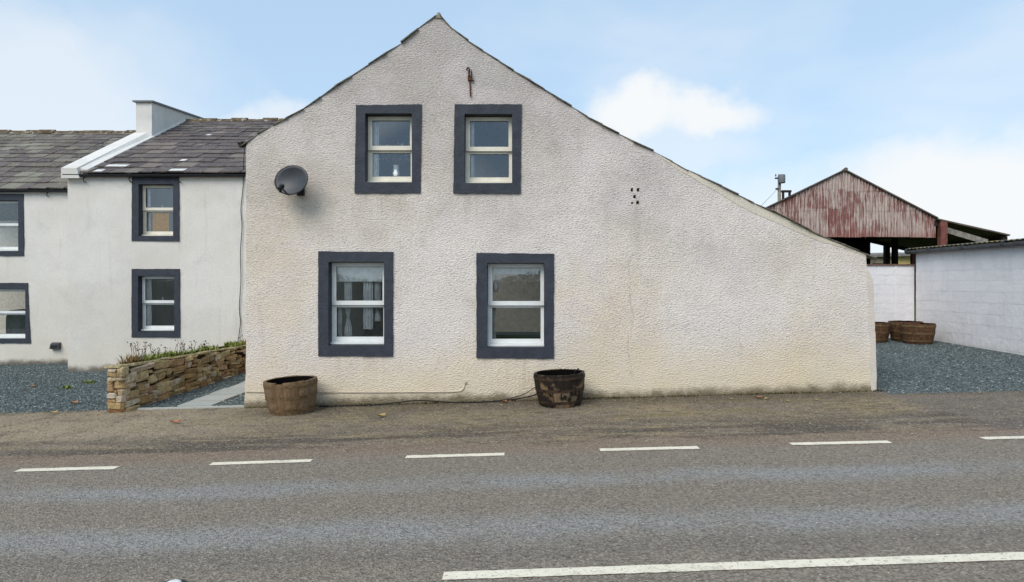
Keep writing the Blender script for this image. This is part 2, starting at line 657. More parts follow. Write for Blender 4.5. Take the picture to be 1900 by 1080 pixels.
# --- rubble stones
mm = Mat('rubble_stone', 0.92, 0.2)
c_ = mm.ramp(mm.rnd(), [(0, srgb(172, 140, 94)), (0.16, srgb(214, 192, 148)), (0.32, srgb(140, 104, 68)), (0.48, srgb(198, 170, 122)),
                        (0.62, srgb(222, 210, 188)), (0.76, srgb(178, 132, 84)), (0.9, srgb(204, 184, 140)), (1, srgb(96, 80, 62))])
c_ = mm.mix(mm.rng(mm.noise(11, 6, 0.7), 0.42, 0.7, 0, 0.65), c_, srgb(106, 84, 58))
c_ = mm.mix(mm.rng(mm.noise(24, 5, 0.7), 0.56, 0.74, 0, 0.7), c_, srgb(206, 196, 166))
mm.col(c_)
mm.bump(mm.math('ADD', mm.noise(32, 6, 0.7), mm.math('MULTIPLY', mm.noise(12, 4, 0.6), 1.5)), 0.035)
M['rubble'] = mm.m
M['mortar'] = plain('earth_mortar', srgb(52, 40, 28), 1.0, 0.1, 0.4, 30, bump=0.02)
mm = Mat('flagstone', 0.9, 0.2)
c_ = mm.ramp(mm.rnd(), [(0, srgb(160, 162, 156)), (1, srgb(178, 176, 168))])
c_ = mm.mix(mm.rng(mm.noise(8, 6, 0.7), 0.5, 0.8, 0, 0.5), c_, srgb(128, 126, 116))
mm.col(c_)
mm.bump(mm.noise(60, 4), 0.006)
M['flag'] = mm.m

# --- barrel wood
def wood_mat(name, wet):
    m = Mat(name, 0.85, 0.25)
    ov = m.obj()
    grain = m.noise(1.0, 5, 0.65, m.scaled(ov, (70, 70, 6)))
    c = m.ramp(m.rnd(), [(0, srgb(112, 90, 66)), (0.5, srgb(132, 109, 80)), (1, srgb(120, 104, 86))])
    c = m.mix(m.rng(grain, 0.38, 0.68, 0, 0.7), c, srgb(92, 68, 46))
    c = m.mix(m.rng(m.noise(9, 5, 0.65), 0.5, 0.75, 0, 0.7), c, srgb(150, 128, 94))
    if wet:
        w = m.noise(5.2, 4, 0.6, m.scaled(m.pos(), (1, 1, 0.7), (3.0, 0, 1.2)))
        c = m.mix(m.rng(w, 0.33, 0.45, 0, 0.95), c, srgb(26, 20, 17))
        c = m.mix(m.rng(m.noise(7, 4, 0.6), 0.6, 0.66, 0, 0.6), c, srgb(128, 112, 92))
    m.col(c)
    m.bump(grain, 0.008)
    return m.m


M['wood'] = wood_mat('barrel_wood', False)
M['wood_wet'] = wood_mat('barrel_wood_rotten', True)
M['wood_back'] = plain('barrel_wood_brown', srgb(92, 66, 46), 0.85, 0.25, 0.35, 18)
M['hoop'] = plain('hoop_rust', srgb(112, 90, 62), 0.8, 0.3, 0.35, 14)
M['hoop_dark'] = plain('hoop_dark', srgb(62, 46, 36), 0.8, 0.3, 0.5, 14)

# --- painted blockwork
mm = Mat('painted_block', 0.85, 0.25)
c_ = mm.ramp(mm.rnd(), [(0, srgb(226, 222, 222)), (1, srgb(231, 228, 227))])
c_ = mm.mix(mm.rng(mm.noise(1.6, 6, 0.65, mm.scaled(mm.pos(), (2, 2, 0.5))), 0.46, 0.75, 0, 0.6), c_, srgb(212, 208, 212))
c_ = mm.mix(mm.rng(mm.noise(1.2, 6, 0.7, mm.scaled(mm.pos(), (5, 5, 0.35))), 0.56, 0.78, 0, 0.5), c_, srgb(226, 228, 228))
xs = mm.xyz()
c_ = mm.mix(mm.rng(mm.math('ADD', xs[2], mm.math('MULTIPLY', mm.noise(5, 5, 0.7), -0.5)), 0.25, -0.05, 0, 0.5), c_, srgb(190, 186, 168))
mm.col(c_)
c_ = mm.mix(mm.rng(mm.noise(2.6, 6, 0.7), 0.5, 0.72, 0, 0.45), c_, srgb(204, 202, 206))
mm.col(c_)
mm.bump(mm.math('ADD', mm.noise(60, 5, 0.7), mm.math('MULTIPLY', mm.noise(9, 5, 0.7), 2.0)), 0.008)
M['block'] = mm.m

# --- corrugated iron, red paint flaking off galvanised sheet
def iron_mat(name, red):
    m = Mat(name, 0.75, 0.35)
    pos = m.pos()
    st = m.noise(1.0, 6, 0.7, m.scaled(pos, (7.0, 7.0, 0.9)))
    pt = m.noise(0.9, 5, 0.65)
    r = m.mix(m.noise(3, 4), srgb(146, 96, 90), srgb(114, 74, 68))
    g = m.mix(m.noise(5, 5, 0.7), srgb(206, 192, 184), srgb(150, 124, 116))
    k = m.math('ADD', m.math('MULTIPLY', st, 0.85), m.math('MULTIPLY', pt, 0.55))
    k = m.math('ADD', k, m.math('MULTIPLY', m.rnd(), 0.22))
    fine = m.noise(1.0, 4, 0.7, m.scaled(pos, (26, 26, 1.3)))
    k = m.math('ADD', k, m.math('MULTIPLY', m.math('SUBTRACT', fine, 0.5), 0.75))
    c = m.mix(m.rng(k, red - .02, red + 0.12), r, g)
    c = m.mix(m.rng(m.noise(1.0, 5, 0.7, m.scaled(pos, (4, 4, 1.2), (9, 0, 0))), 0.58, 0.75, 0, 0.85), c, srgb(116, 66, 40))
    c = m.mix(m.rng(fine, 0.50, 0.34, 0, 0.6), c, srgb(70, 46, 40))
    zz = m.math('ADD', m.xyz()[2], m.math('MULTIPLY', st, -0.9))
    c = m.mix(m.rng(zz, 3.95, 3.35, 0, 0.4), c, srgb(136, 62, 48))
    m.col(c)
    return m.m


M['red_iron'] = iron_mat('flaking_red_iron', 0.76)
M['roof_iron'] = plain('grey_corrugated', srgb(120, 116, 110), 0.8, 0.3, 0.3, 3)
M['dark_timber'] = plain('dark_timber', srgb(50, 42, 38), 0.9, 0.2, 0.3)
M['grey_timber'] = plain('grey_timber', srgb(140, 132, 124), 0.9, 0.2, 0.3, 6)
M['red_steel'] = plain('red_stanchion', srgb(122, 74, 66), 0.8, 0.3, 0.3, 4)
M['asbestos'] = None
mm = Mat('mossy_cement_sheet', 0.95, 0.1)
mm.col(mm.ramp(mm.noise(5, 6, 0.7), [(0.35, srgb(92, 88, 80)), (0.52, srgb(128, 122, 104)), (0.66, srgb(140, 128, 76))]))
M['asbestos'] = mm.m
M['gutter'] = plain('grey_gutter', srgb(84, 84, 84), 0.6, 0.4, 0.25, 5)
M['gutter_black'] = plain('black_gutter', srgb(34, 34, 38), 0.5, 0.4)

# --- tarmac of the road and the worn verge
def tarmac(name, verge):
    m = Mat(name, 0.88, 0.28)
    pos = m.pos()
    xs = m.xyz()
    # position across the road (the road runs a touch off square)
    v = m.math('ADD', xs[1], m.math('MULTIPLY', xs[0], -0.012))
    wob = m.noise(0.45, 4, 0.6)
    vw = m.math('ADD', v, m.math('MULTIPLY', m.math('SUBTRACT', wob, 0.5), 0.7))
    if not verge:
        base = m.mix(m.noise(2.0, 6, 0.65), srgb(114, 107, 98), srgb(125, 118, 109))
        trk = m.math('MAXIMUM', m.math('MAXIMUM', m.rng(m.math('ABSOLUTE', m.math('SUBTRACT', vw, 5.72)), 0.34, 0.02),
                     m.rng(m.math('ABSOLUTE', m.math('SUBTRACT', vw, 4.62)), 0.40, 0.02)),
                     m.math('MAXIMUM', m.rng(m.math('ABSOLUTE', m.math('SUBTRACT', vw, 3.0)), 0.4, 0.02), m.rng(m.math('ABSOLUTE', m.math('SUBTRACT', vw, 1.6)), 0.4, 0.02)))
        base = m.mix(m.math('MULTIPLY', trk, m.rng(m.noise(0.55, 5, 0.65), 0.30, 0.58, 0.25, 1.0)), base, srgb(130, 131, 132))
        mid = m.rng(m.math('ABSOLUTE', m.math('SUBTRACT', vw, 4.22)), 0.3, 0.0, 0, 0.35)
        base = m.mix(mid, base, srgb(92, 91, 90))
        base = m.mix(m.rng(m.noise(3.2, 5, 0.7), 0.52, 0.75, 0, 0.35), base, srgb(128, 112, 100))
        edge = m.rng(vw, 6.45, 6.95)
        base = m.mix(edge, base, srgb(122, 106, 92))
    else:
        base = m.mix(m.rng(m.noise(1.3, 7, 0.72, m.scaled(pos, (0.6, 1.3, 1))), 0.38, 0.62), srgb(133, 119, 90), srgb(116, 106, 94))
        base = m.mix(m.rng(m.noise(5.5, 6, 0.75, m.scaled(pos, (0.7, 1.6, 1))), 0.46, 0.62, 0, 0.8), base, srgb(80, 71, 60))
        base = m.mix(m.rng(m.noise(4.1, 6, 0.75, m.scaled(pos, (0.6, 1.6, 1), (3, 8, 0))), 0.52, 0.72, 0, 0.5), base, srgb(150, 136, 112))
        base = m.mix(m.rng(vw, 7.4, 6.9), base, srgb(122, 105, 92))
        lay = m.noise(1.0, 6, 0.68, m.scaled(pos, (0.33, 2.4, 1), (1.3, 0.2, 0)))
        dk = m.math('MULTIPLY', m.rng(lay, 0.45, 0.54), m.math('MULTIPLY', m.rng(vw, 6.95, 7.25), m.rng(vw, 8.2, 7.6)))
        base = m.mix(m.math('MULTIPLY', dk, 0.85), base, srgb(66, 58, 52))
        # damp dirt along the wall and on the right
        wetd = m.math('MULTIPLY', m.rng(vw, 8.55, 9.5), m.rng(m.noise(1.7, 5, 0.7), 0.28, 0.5))
        base = m.mix(m.math('MULTIPLY', wetd, 0.85), base, srgb(70, 62, 48))
        # old smooth tarmac of the drive at the right
        dr = m.rng(m.math('ADD', xs[0], m.math('MULTIPLY', m.math('SUBTRACT', m.noise(0.9, 5), 0.5), 1.2)), 4.9, 5.25)
        base = m.mix(m.math('MULTIPLY', dr, 0.8), base, m.mix(m.rng(m.noise(2.1, 6, 0.7, m.scaled(pos, (0.5, 1.6, 1))), 0.4, 0.65), srgb(108, 98, 90), srgb(86, 80, 78)))
        # pale grit at the left
        lf = m.math('MULTIPLY', m.rng(xs[0], -2.2, -4.5), m.rng(m.noise(1.8, 5, 0.7), 0.3, 0.55))
        base = m.mix(m.math('MULTIPLY', lf, m.rng(vw, 7.2, 8.2, 0, 0.75)), base, srgb(152, 138, 116))
        # moss
        ms = m.math('MULTIPLY', m.rng(m.noise(1.0, 6, 0.7, m.scaled(pos, (0.55, 2.2, 1), (4, 0, 0))), 0.53, 0.68), m.rng(vw, 7.3, 8.0))
        base = m.mix(m.math('MULTIPLY', ms, m.rng(xs[0], -3.5, 1.5, 0.2, 0.62)), base, srgb(104, 94, 44))
    # stone chips
    chip = m.voro(78 if not verge else 62, None, 'F1', 'Color')
    cs = m.n('ShaderNodeSeparateColor')
    m.lk(chip, cs.inputs[0])
    base = m.mix(m.rng(cs.outputs[0], 0.5, 1.0, 0, 0.38), base, srgb(170, 163, 152))
    base = m.mix(m.rng(cs.outputs[1], 0.45, 1.0, 0, 0.55), base, srgb(58, 55, 52))
    fine = m.noise(34, 4, 0.75)
    base = m.mix(m.rng(fine, 0.55, 0.35, 0, 0.45), base, srgb(62, 58, 54))
    base = m.mix(m.rng(fine, 0.58, 0.75, 0, 0.3), base, srgb(176, 168, 156))
    big = m.voro(9, None, 'F1', 'Distance')
    base = m.mix(m.rng(big, 0.065, 0.035, 0, 0.8), base, srgb(190, 182, 168))
    m.col(m.mix(1.0, base, (1.36, 1.31, 1.23, 1), 'MULTIPLY'))
    m.bump(m.math('ADD', m.voro(78, None, 'F1', 'Distance'), m.noise(30, 4, 0.7)), 0.010)
    return m.m


M['tarmac'] = tarmac('road_tarmac', False)
M['verge'] = tarmac('verge_tarmac', True)
mm = Mat('road_paint', 0.8, 0.3)
c_ = mm.mix(mm.rng(mm.noise(6, 6, 0.7), 0.4, 0.75, 0, 0.6), srgb(230, 221, 200), srgb(208, 196, 174))
c_ = mm.mix(mm.rng(mm.noise(42, 5, 0.8), 0.55, 0.62, 0, 0.75), c_, srgb(130, 122, 112))
c_ = mm.mix(mm.rng(mm.noise(2.2, 6, 0.75, mm.scaled(mm.pos(), (1, 1.5, 1), (2, 0, 0))), 0.56, 0.68, 0, 0.55), c_, srgb(150, 140, 126))
mm.col(c_)
mm.bump(mm.noise(60, 4, 0.7), 0.006)
M['paint'] = mm.m
# --- slate chippings
mm = Mat('slate_chippings', 0.8, 0.3)
cc = mm.voro(60, None, 'F1', 'Color')
sp_ = mm.n('ShaderNodeSeparateColor')
mm.lk(cc, sp_.inputs[0])
c_ = mm.ramp(sp_.outputs[0], [(0, srgb(58, 66, 67)), (0.4, srgb(88, 98, 98)), (0.75, srgb(108, 118, 117)), (1, srgb(150, 160, 160))])
c_ = mm.mix(mm.rng(mm.noise(1.2, 5, 0.7), 0.4, 0.7, 0, 0.5), c_, srgb(66, 74, 74))
c_ = mm.mix(mm.rng(mm.noise(1.7, 6, 0.75, mm.scaled(mm.pos(), (1, 1, 1), (3, 1, 0))), 0.56, 0.74, 0, 0.5), c_, srgb(112, 108, 96))
mm.col(c_)
mm.bump(mm.voro(48, None, 'F1', 'Distance'), 0.02)
M['chip'] = mm.m
mm = Mat('chipping_stone', 0.8, 0.3)
at = mm.n('ShaderNodeVertexColor', layer_name='tone')
mm.col(at.outputs[0])
M['chip_stone'] = mm.m
M['grass_field'] = plain('field_grass', srgb(74, 86, 48), 1.0, 0.05, 0.35, 0.8)
M['leaf_green'] = plain('leaf_green', srgb(132, 144, 68), 0.7, 0.3, 0.4, 25)
M['leaf_dry'] = plain('leaf_dry', srgb(142, 116, 78), 0.8, 0.2, 0.35, 25)
M['hedge'] = plain('hedge_leaf', srgb(64, 84, 40), 0.7, 0.3, 0.4, 5)
M['leaf_orange'] = plain('leaf_orange', srgb(172, 118, 78), 0.7, 0.3, 0.2, 40)
M['leaf_yellow'] = plain('leaf_yellow', srgb(172, 150, 92), 0.7, 0.3, 0.2, 40)


# ------------------------------------------------------------------ ground, road, verge, gravel
def terrain_sheet(name, xs, ys, dz, mat, edge=None, kind='structure', parent=None):
    vs, fs = [], []
    for j, y in enumerate(ys):
        for i, x in enumerate(xs):
            yy = y
            if edge and j == 0: yy = edge(x, 0)
            if edge and j == len(ys) - 1: yy = edge(x, 1)
            vs.append((x, yy, G(x, yy) + dz))
    nx = len(xs)
    for j in range(len(ys) - 1):
        for i in range(nx - 1):
            a = j * nx + i
            fs.append((a, a + 1, a + nx + 1, a + nx))
    o = link(name, mesh_of(name, vs, fs, mat, True), parent)
    if kind: o['kind'] = kind
    return o


def spread(a, b, n):
    return [a + (b - a) * i / n for i in range(n + 1)]


far = [-900, -500, -250, -120, -70] + spread(-45, 45, 60) + [70, 120, 250, 500, 900]
fary = [-600, -250, -100, -40, -20] + spread(-10, 30, 40) + [40, 60, 100, 200, 400, 900]
tag(terrain_sheet('ground', far, fary, -0.03, M['grass_field']), 'rough grass field around the farmhouse')

ROADYAW = 0.010


def road_edge(x, s):
    if s == 0: return 0.9 + ROADYAW * x
    return 7.45 + ROADYAW * x + 0.14 * noise.noise(Vector((x * 0.9, 0, 1))) + 0.06 * noise.noise(Vector((x * 4, 3, 1)))


road = terrain_sheet('road', spread(-60, 60, 400), [0.9, 2.5, 4, 5.5, 7.1], 0.0, M['tarmac'], road_edge)
road['label'] = 'grey worn tarmac road in the foreground with white markings'


def verge_edge(x, s):
    if s == 0: return 7.08 + ROADYAW * x + 0.16 * noise.noise(Vector((x * 1.1, 4, 1))) + 0.08 * noise.noise(Vector((x * 5, 7, 1)))
    y = 9.78 if x < -3.7 else (9.75 if x < 5.2 else 9.38)
    return y + 0.05 * noise.noise(Vector((x * 3, 9, 2)))


xsv = spread(-30, -3.8, 150) + spread(-3.75, 5.15, 120) + spread(5.2, 30, 140)
verge = terrain_sheet('verge', xsv, [7.0, 7.5, 8, 8.7, 9.3, 9.75], 0.002, M['verge'], verge_edge)
verge['label'] = 'brown worn tarmac verge between road and house'
terrain_sheet('far_verge', spread(-60, 60, 60), spread(-3.5, 1.0, 6), -0.008, M['grass_field'])


def marking(px0, py0, px1, py1, w, name='lane_marking', ragged=0.010):
    a, b = gp(px0, py0), gp(px1, py1)
    d = (b - a)
    n = max(8, int(d.length / 0.04))
    vs, fs = [], []
    for i in range(n + 1):
        p = a + d * (i / n)
        for s in (-1, 1):
            y = p.y + s * w / 2 + ragged * noise.noise(Vector((p.x * 14, s * 5, py0)))
            vs.append((p.x, y, G(p.x, y) + 0.005))
    # blunt, slightly rounded ends
    for i in range(n):
        fs.append((2 * i, 2 * i + 2, 2 * i + 3, 2 * i + 1))
    return link(name, mesh_of(name, vs, fs, M['paint']), road)


for a in [(32, 873.5, 217, 868.5), (391, 861.5, 578, 855.5), (753, 848.5, 936, 843.5), (1113, 835.5, 1296, 831), (1467, 824.5, 1651, 820.5), (1822, 814, 2006, 809.5), (-330, 887, -145, 880)]:
    marking(*a, 0.105)
marking(822, 1070, 1960, 1030.5, 0.105, ragged=0.008)

# gravel courts of slate chippings
gl_ = terrain_sheet('gravel_court', spread(-22, -3.6, 60), spread(9.74, 17.0, 24), 0.002, M['chip'])
gl_['label'] = 'blue grey slate chippings in front of the cottages'
gr_ = terrain_sheet('gravel_yard', spread(4.9, 9.7, 24), spread(9.34, 16.4, 24), 0.002, M['chip'])
gr_['label'] = 'blue grey slate chippings between gable house and block wall'


def chippings(name, region, n, label, seed):
    rs = np.random.RandomState(seed)
    base = np.array([(1, 0, 0), (-1, 0, 0), (0, 1, 0), (0, -1, 0), (0, 0, 1), (0, 0, -1)], float)
    tri = np.array([(0, 2, 4), (2, 1, 4), (1, 3, 4), (3, 0, 4), (2, 0, 5), (1, 2, 5), (3, 1, 5), (0, 3, 5)])
    V, Fc, C = [], [], []
    tones = [srgb(60, 68, 69), srgb(88, 99, 99), srgb(108, 119, 118), srgb(74, 82, 81), srgb(150, 158, 156), srgb(96, 96, 90)]
    k = 0
    while k < n:
        x, y = region(rs)
        s = rs.uniform(0.008, 0.019)
        a = rs.uniform(0, 6.28)
        b = base * np.array([s * rs.uniform(0.8, 1.5), s * rs.uniform(0.6, 1.0), s * rs.uniform(0.35, 0.7)]) * rs.uniform(0.75, 1.25, (6, 3))
        t = rs.uniform(-0.4, 0.4)
        R = np.array([[math.cos(a), -math.sin(a), 0], [math.sin(a), math.cos(a), 0], [0, 0, 1]]) @ np.array([[1, 0, 0], [0, math.cos(t), -math.sin(t)], [0, math.sin(t), math.cos(t)]])
        b = b @ R.T + np.array([x, y, G(x, y) + 0.002 + s * 0.25])
        V.append(b); Fc.append(tri + 6 * k); C.append(tones[rs.choice(6, p=[.2, .28, .2, .14, .08, .10])])
        k += 1
    V = np.concatenate(V); Fc = np.concatenate(Fc)
    me = bpy.data.meshes.new(name)
    me.from_pydata(V.tolist(), [], Fc.tolist())
    ca = me.color_attributes.new('tone', 'FLOAT_COLOR', 'POINT')
    ca.data.foreach_set('color', np.repeat(np.array(C, np.float32), 6, axis=0).ravel())
    me.materials.append(M['chip_stone'])
    o = link(name, me)
    tag(o, label, None, None, 'stuff')
    return o


def reg_left(rs):
    while True:
        y = rs.uniform(9.66, 16.6)
        x = rs.uniform(max(-15, -y * 0.76), -3.85)
        if y > 14.5 and x > -9.55: continue
        if -4.82 < x < -4.27: continue
        if -5.62 < x < -5.35: continue
        if y < 9.76 and rs.uniform() > 0.3: continue
        return x, y


def reg_right(rs):
    while True:
        y = 9.3 + 6.8 * rs.uniform() ** 1.3
        x = rs.uniform(5.2, 9.5)
        if y < 9.42 and rs.uniform() > 0.3: continue
        return x, y


chippings('slate_chippings', reg_left, 24000, 'blue grey slate chippings loose before the cottages', 5)
chippings('slate_chippings', reg_right, 16000, 'blue grey slate chippings loose beside the gable house', 6)

# loose grit on the verge
def reg_verge(rs):
    y = 6.9 + 2.7 * rs.uniform()
    x = rs.uniform(-y * 0.8, y * 0.8)
    return x, y


gt = chippings('grit', reg_verge, 5000, 'loose grit scattered over the worn verge', 8)
ga = gt.data.color_attributes['tone']
cols = np.array([[srgb(150, 138, 118), srgb(120, 108, 92), srgb(168, 158, 138), srgb(112, 102, 88)][i % 4] for i in np.repeat(np.arange(5000), 6)], np.float32)
ga.data.foreach_set('color', cols.ravel())
vv = np.empty(len(gt.data.vertices) * 3); gt.data.vertices.foreach_get('co', vv); vv = vv.reshape(-1, 6, 3)
cen = vv.mean(1, keepdims=True)
vv = cen + (vv - cen) * 0.55
vv[:, :, 2] += 0.004
gt.data.vertices.foreach_set('co', vv.ravel()); gt.data.update()

# flagstone path between rubble wall and gable house
path = thing('flagstone_path', (-4.54, 9.75, G(-4.54, 9.75)), 'pale flagstone path between rubble wall and gable house', 'path')
ye = 9.74
for k in range(9):
    L = [0.42, 0.62, 0.66, 0.6, 0.64, 0.6, 0.62, 0.6, 0.6][k]
    x0, x1 = -4.79 + random.uniform(-.015, .015), -4.29 + random.uniform(-.015, .015)
    y0, y1 = ye + 0.02, ye + L - 0.02
    z = G(-4.5, y0)
    b = MB()
    t0, t1, t2, t3 = [0.028 + random.uniform(-.006, .008) for _ in range(4)]
    b.hexa([(x0, y0, z - .03), (x1, y0, z - .03), (x1, y1, z - .03), (x0, y1, z - .03),
            (x0 + .004, y0 + .004, G(x0, y0) + t0), (x1 - .004, y0 + .004, G(x1, y0) + t1), (x1 - .004, y1 - .004, G(x1, y1) + t2), (x0 + .004, y1 - .004, G(x0, y1) + t3)])
    b.build('flagstone', M['flag'], path)
    ye += L
b = MB()
for i in range(8):
    x0 = -5.3 + i * 0.19
    b.box(x0, 9.66, G(x0, 9.7) - .05, x0 + 0.19, 9.735, G(x0, 9.7) + 0.024)
tag(b.build('kerb_edging', M['flag']), 'thin pale concrete edging at the near end of the flagstone path', 'kerb')


# ------------------------------------------------------------------ windows
def window(parent, x0, z0, x1, z1, Y, mat, mid, handle=False, wall_x=0):
    """outer frame > sashes, panes, sill; opening given in world X,Z at recessed plane Y"""
    x1 += 0.02
    zm = z0 + (z1 - z0) * mid
    w = MB().ring(x0, z0, x1, z1, .022, .022, .022, .03, Y + .012, Y + .085)
    wo = w.build('window', mat, parent)
    # top sash stands proud of the lower
    g = .008
    us = MB().ring(x0 + g, zm, x1 - g, z1 - g, .062, .062, .055, .062, Y - .022, Y + .04)
    us.build('sash', mat, wo)
    ls = MB().ring(x0 + .02, z0 + .035, x1 - .02, zm - .004, .045, .045, .03, .062, Y + .02, Y + .065)
    ls.build('sash', mat, wo)
    gk = MB().ring(x0 + .066, zm + .058, x1 - .066, z1 - .059, .008, .008, .008, .008, Y - .004, Y + .012)
    gk.ring(x0 + .061, z0 + .093, x1 - .061, zm - .03, .008, .008, .008, .008, Y + .034, Y + .05)
    gk.build('gasket', M['gasket'], wo)
    p1 = MB().box(x0 + .06, Y + .010, zm + .05, x1 - .06, Y + .0102, z1 - .05)
    p1 = MB().add([(x0 + .06, Y + .010, zm + .05), (x1 - .06, Y + .010, zm + .05), (x1 - .06, Y + .010, z1 - .05), (x0 + .06, Y + .010, z1 - .05)], [(0, 1, 2, 3)])
    p1.build('pane', M['glass'], wo)
    p2 = MB().add([(x0 + .055, Y + .045, z0 + .085), (x1 - .055, Y + .045, z0 + .085), (x1 - .055, Y + .045, zm - .025), (x0 + .055, Y + .045, zm - .025)], [(0, 1, 2, 3)])
    p2.build('pane', M['glass'], wo)
    s = MB().hexa([(x0 - .02, Y - .06, z0 - .004), (x1 + .005, Y - .06, z0 - .004), (x1 + .005, Y + .03, z0 - .004), (x0 - .02, Y + .03, z0 - .004),
                   (x0 - .02, Y - .06, z0 + .022), (x1 + .005, Y - .06, z0 + .022), (x1 + .005, Y + .03, z0 + .034), (x0 - .02, Y + .03, z0 + .034)])
    s.build('sill', mat, wo)
    if handle:
        xm = (x0 + x1) / 2 + 0.02
        hb = MB().box(xm - .012, Y + .05, zm + .03, xm + .012, Y + .075, zm + .13)
        hb.box(xm - .03, Y + .05, zm + .02, xm + .03, Y + .07, zm + .045)
        hb.build('handle', mat, wo)
    return wo


def surround(parent, outer, opening, Y, depth, seed):
    """outer: four corner points (x,z) anticlockwise from bottom left"""
    return front_panel('window_surround', outer, [opening], Y, depth, M['surround'], parent, 0.05, 0.004, 0.007, seed, False)


def pane_px(px, py, Y):
    q = P(px, py, Y)
    return (q.x, q.z)


# ------------------------------------------------------------------ gable house
HF = 9.6
house = thing('gable_house', (0.6, HF, 0.0), 'cream roughcast house with its long sloping gable facing the road', 'house')
out_px = [(452, 775), (453, 757), (456, 690), (456.5, 400), (456, 272), (460, 264), (486, 245), (517, 229), (566, 202), (616, 167), (665, 134), (707, 106.5), (749, 78),
          (777, 54), (805, 33), (814, 27), (831, 47), (876, 82), (908, 103), (960, 137), (1000, 161), (1040, 186), (1095, 221), (1162, 257), (1225, 288.5), (1262, 310),
          (1336, 345.5), (1392, 375), (1447, 399), (1521, 438), (1580, 461), (1607, 473), (1608, 492), (1614, 508), (1620, 520), (1622, 560), (1625, 640), (1626, 725), (1626, 745)]
outline = [pane_px(x, y, HF) for x, y in out_px]
wins = {  # outer corners (bl, br, tr, tl), opening (l, t, r, b), material, rail
    'A': ([(591, 660.5), (729.5, 661), (730, 467.5), (591, 466.5)], (610, 486, 713, 641), 'upvc', 0.475),
    'B': ([(884, 664), (1027.5, 665), (1028, 471), (884, 469.5)], (904, 488, 1010, 645), 'upvc', 0.49),
    'C': ([(658.5, 358.5), (780.5, 359), (783, 194.5), (661, 195.5)], (678, 211, 764.5, 338.5), 'cream', 0.49),
    'D': ([(841, 358.5), (966, 359.5), (968, 194), (844, 194)], (862, 212, 950, 340), 'cream', 0.485),
}
holes = []
vent_px = [(1172.5, 352), (1184, 352), (1177.5, 364.5), (1173, 376.5), (1183.5, 375.5)]
for k, (oc, op, _, _) in wins.items():
    x0, z0 = pane_px(op[0] - 5, op[3] + 5, HF)
    x1, z1 = pane_px(op[2] + 5, op[1] - 5, HF)
    holes.append(rect(x0, z0, x1, z1))
vsz = [(2.6, 3.3), (2.8, 3.4), (2.8, 3.2), (2.3, 2.0), (3.0, 3.4)]
for (vx, vy), (a, b) in zip(vent_px, vsz):
    q = [(vx - a, vy + b), (vx + a * 1.05, vy + b * 0.9), (vx + a * 0.8, vy - b), (vx - a * 0.75, vy - b * 0.85)]
    holes.append([pane_px(x, y, HF) for x, y in q])
front_panel('front_wall', outline, holes, HF, 0.28, M['gable'], house, 0.07, 0.012, 0.008, 2.0)
b = MB()
vx0, vz0 = pane_px(1166, 383, HF)
vx1, vz1 = pane_px(1190, 345, HF)
b.box(vx0, HF + .12, vz0, vx1, HF + .14, vz1)  # black sheet standing in for the darkness behind the holes
b.build('vent_shade_back', M['black'], house)

LX, RX = outline[2][0], outline[-2][0]
eaveL, apex, eaveR = outline[4], outline[15], outline[31]
BACK = 15.9
b = MB()
b.box(LX, HF + .28, -0.5, LX + .3, BACK, eaveL[1] - .03)
b.build('side_wall', M['gable'], house)
b = MB()
SW = eaveR[1] - .05
for ya, yb in ((HF + .28, 10.6), (12.2, 13.2), (15.2, BACK)):
    b.box(RX - .32, ya, -0.2, RX - .02, yb, SW)
for ya, yb in ((10.6, 12.2), (13.2, 15.2)):  # unseen openings added in the side wall to light the rooms
    b.box(RX - .32, ya, -0.2, RX - .02, yb, .15)
    b.box(RX - .32, ya, SW - .12, RX - .02, yb, SW)
b.build('side_wall', M['gable'], house)
bk = [(x, z) for x, z in outline]
front_panel('back_wall', [outline[1], outline[4], apex, outline[20], outline[26], outline[31], outline[37]], [], BACK, 0.25, M['gable'], house, 0.6)
# roof planes run back from the verge, following the sag of the rafters
vs, fs = [], []
prof = outline[4:32]
n = len(prof)
Ys = [HF + .06, 10.95, 15.4, BACK + .2]
for t in (0.002, 0.016):
    for Y in Ys:
        for x, z in prof:
            vs.append((x, Y, z + t))
light_l, light_r = range(3, 9), range(13, 20)      # unseen openings added in both slopes to brighten the rooms
gv_, gf_ = [], []
for i in range(n - 1):
    for k in range(3):
        if k == 1 and (i in light_l or i in light_r):
            b0 = len(gv_)
            gv_ += [vs[(4 + k) * n + i], vs[(4 + k) * n + i + 1], vs[(5 + k) * n + i + 1], vs[(5 + k) * n + i]]
            gf_.append((b0, b0 + 1, b0 + 2, b0 + 3))
            continue
        fs.append((k * n + i, k * n + i + 1, (k + 1) * n + i + 1, (k + 1) * n + i))
        fs.append(((4 + k) * n + i, (4 + k) * n + i + 1, (5 + k) * n + i + 1, (5 + k) * n + i))
    fs.append((i, i + 1, 4 * n + i + 1, 4 * n + i))
    fs.append((3 * n + i, 3 * n + i + 1, 7 * n + i + 1, 7 * n + i))
link('roof', mesh_of('roof', vs, fs, M['verge_slate']), house)
link('added_rooflight', mesh_of('added_rooflight', gv_, gf_, M['glass']), house)  # panes of the added roof openings
# verge slates, one by one down both slopes
def along(poly, d):
    acc = 0
    for a, b_ in zip(poly[:-1], poly[1:]):
        a, b_ = Vector(a), Vector(b_)
        L = (b_ - a).length
        if acc + L >= d:
            return a.lerp(b_, (d - acc) / L), math.atan2(b_.y - a.y, b_.x - a.x)
        acc += L
    return Vector(poly[-1]), 0


def plen(poly):
    return sum((Vector(a) - Vector(b_)).length for a, b_ in zip(poly[:-1], poly[1:]))


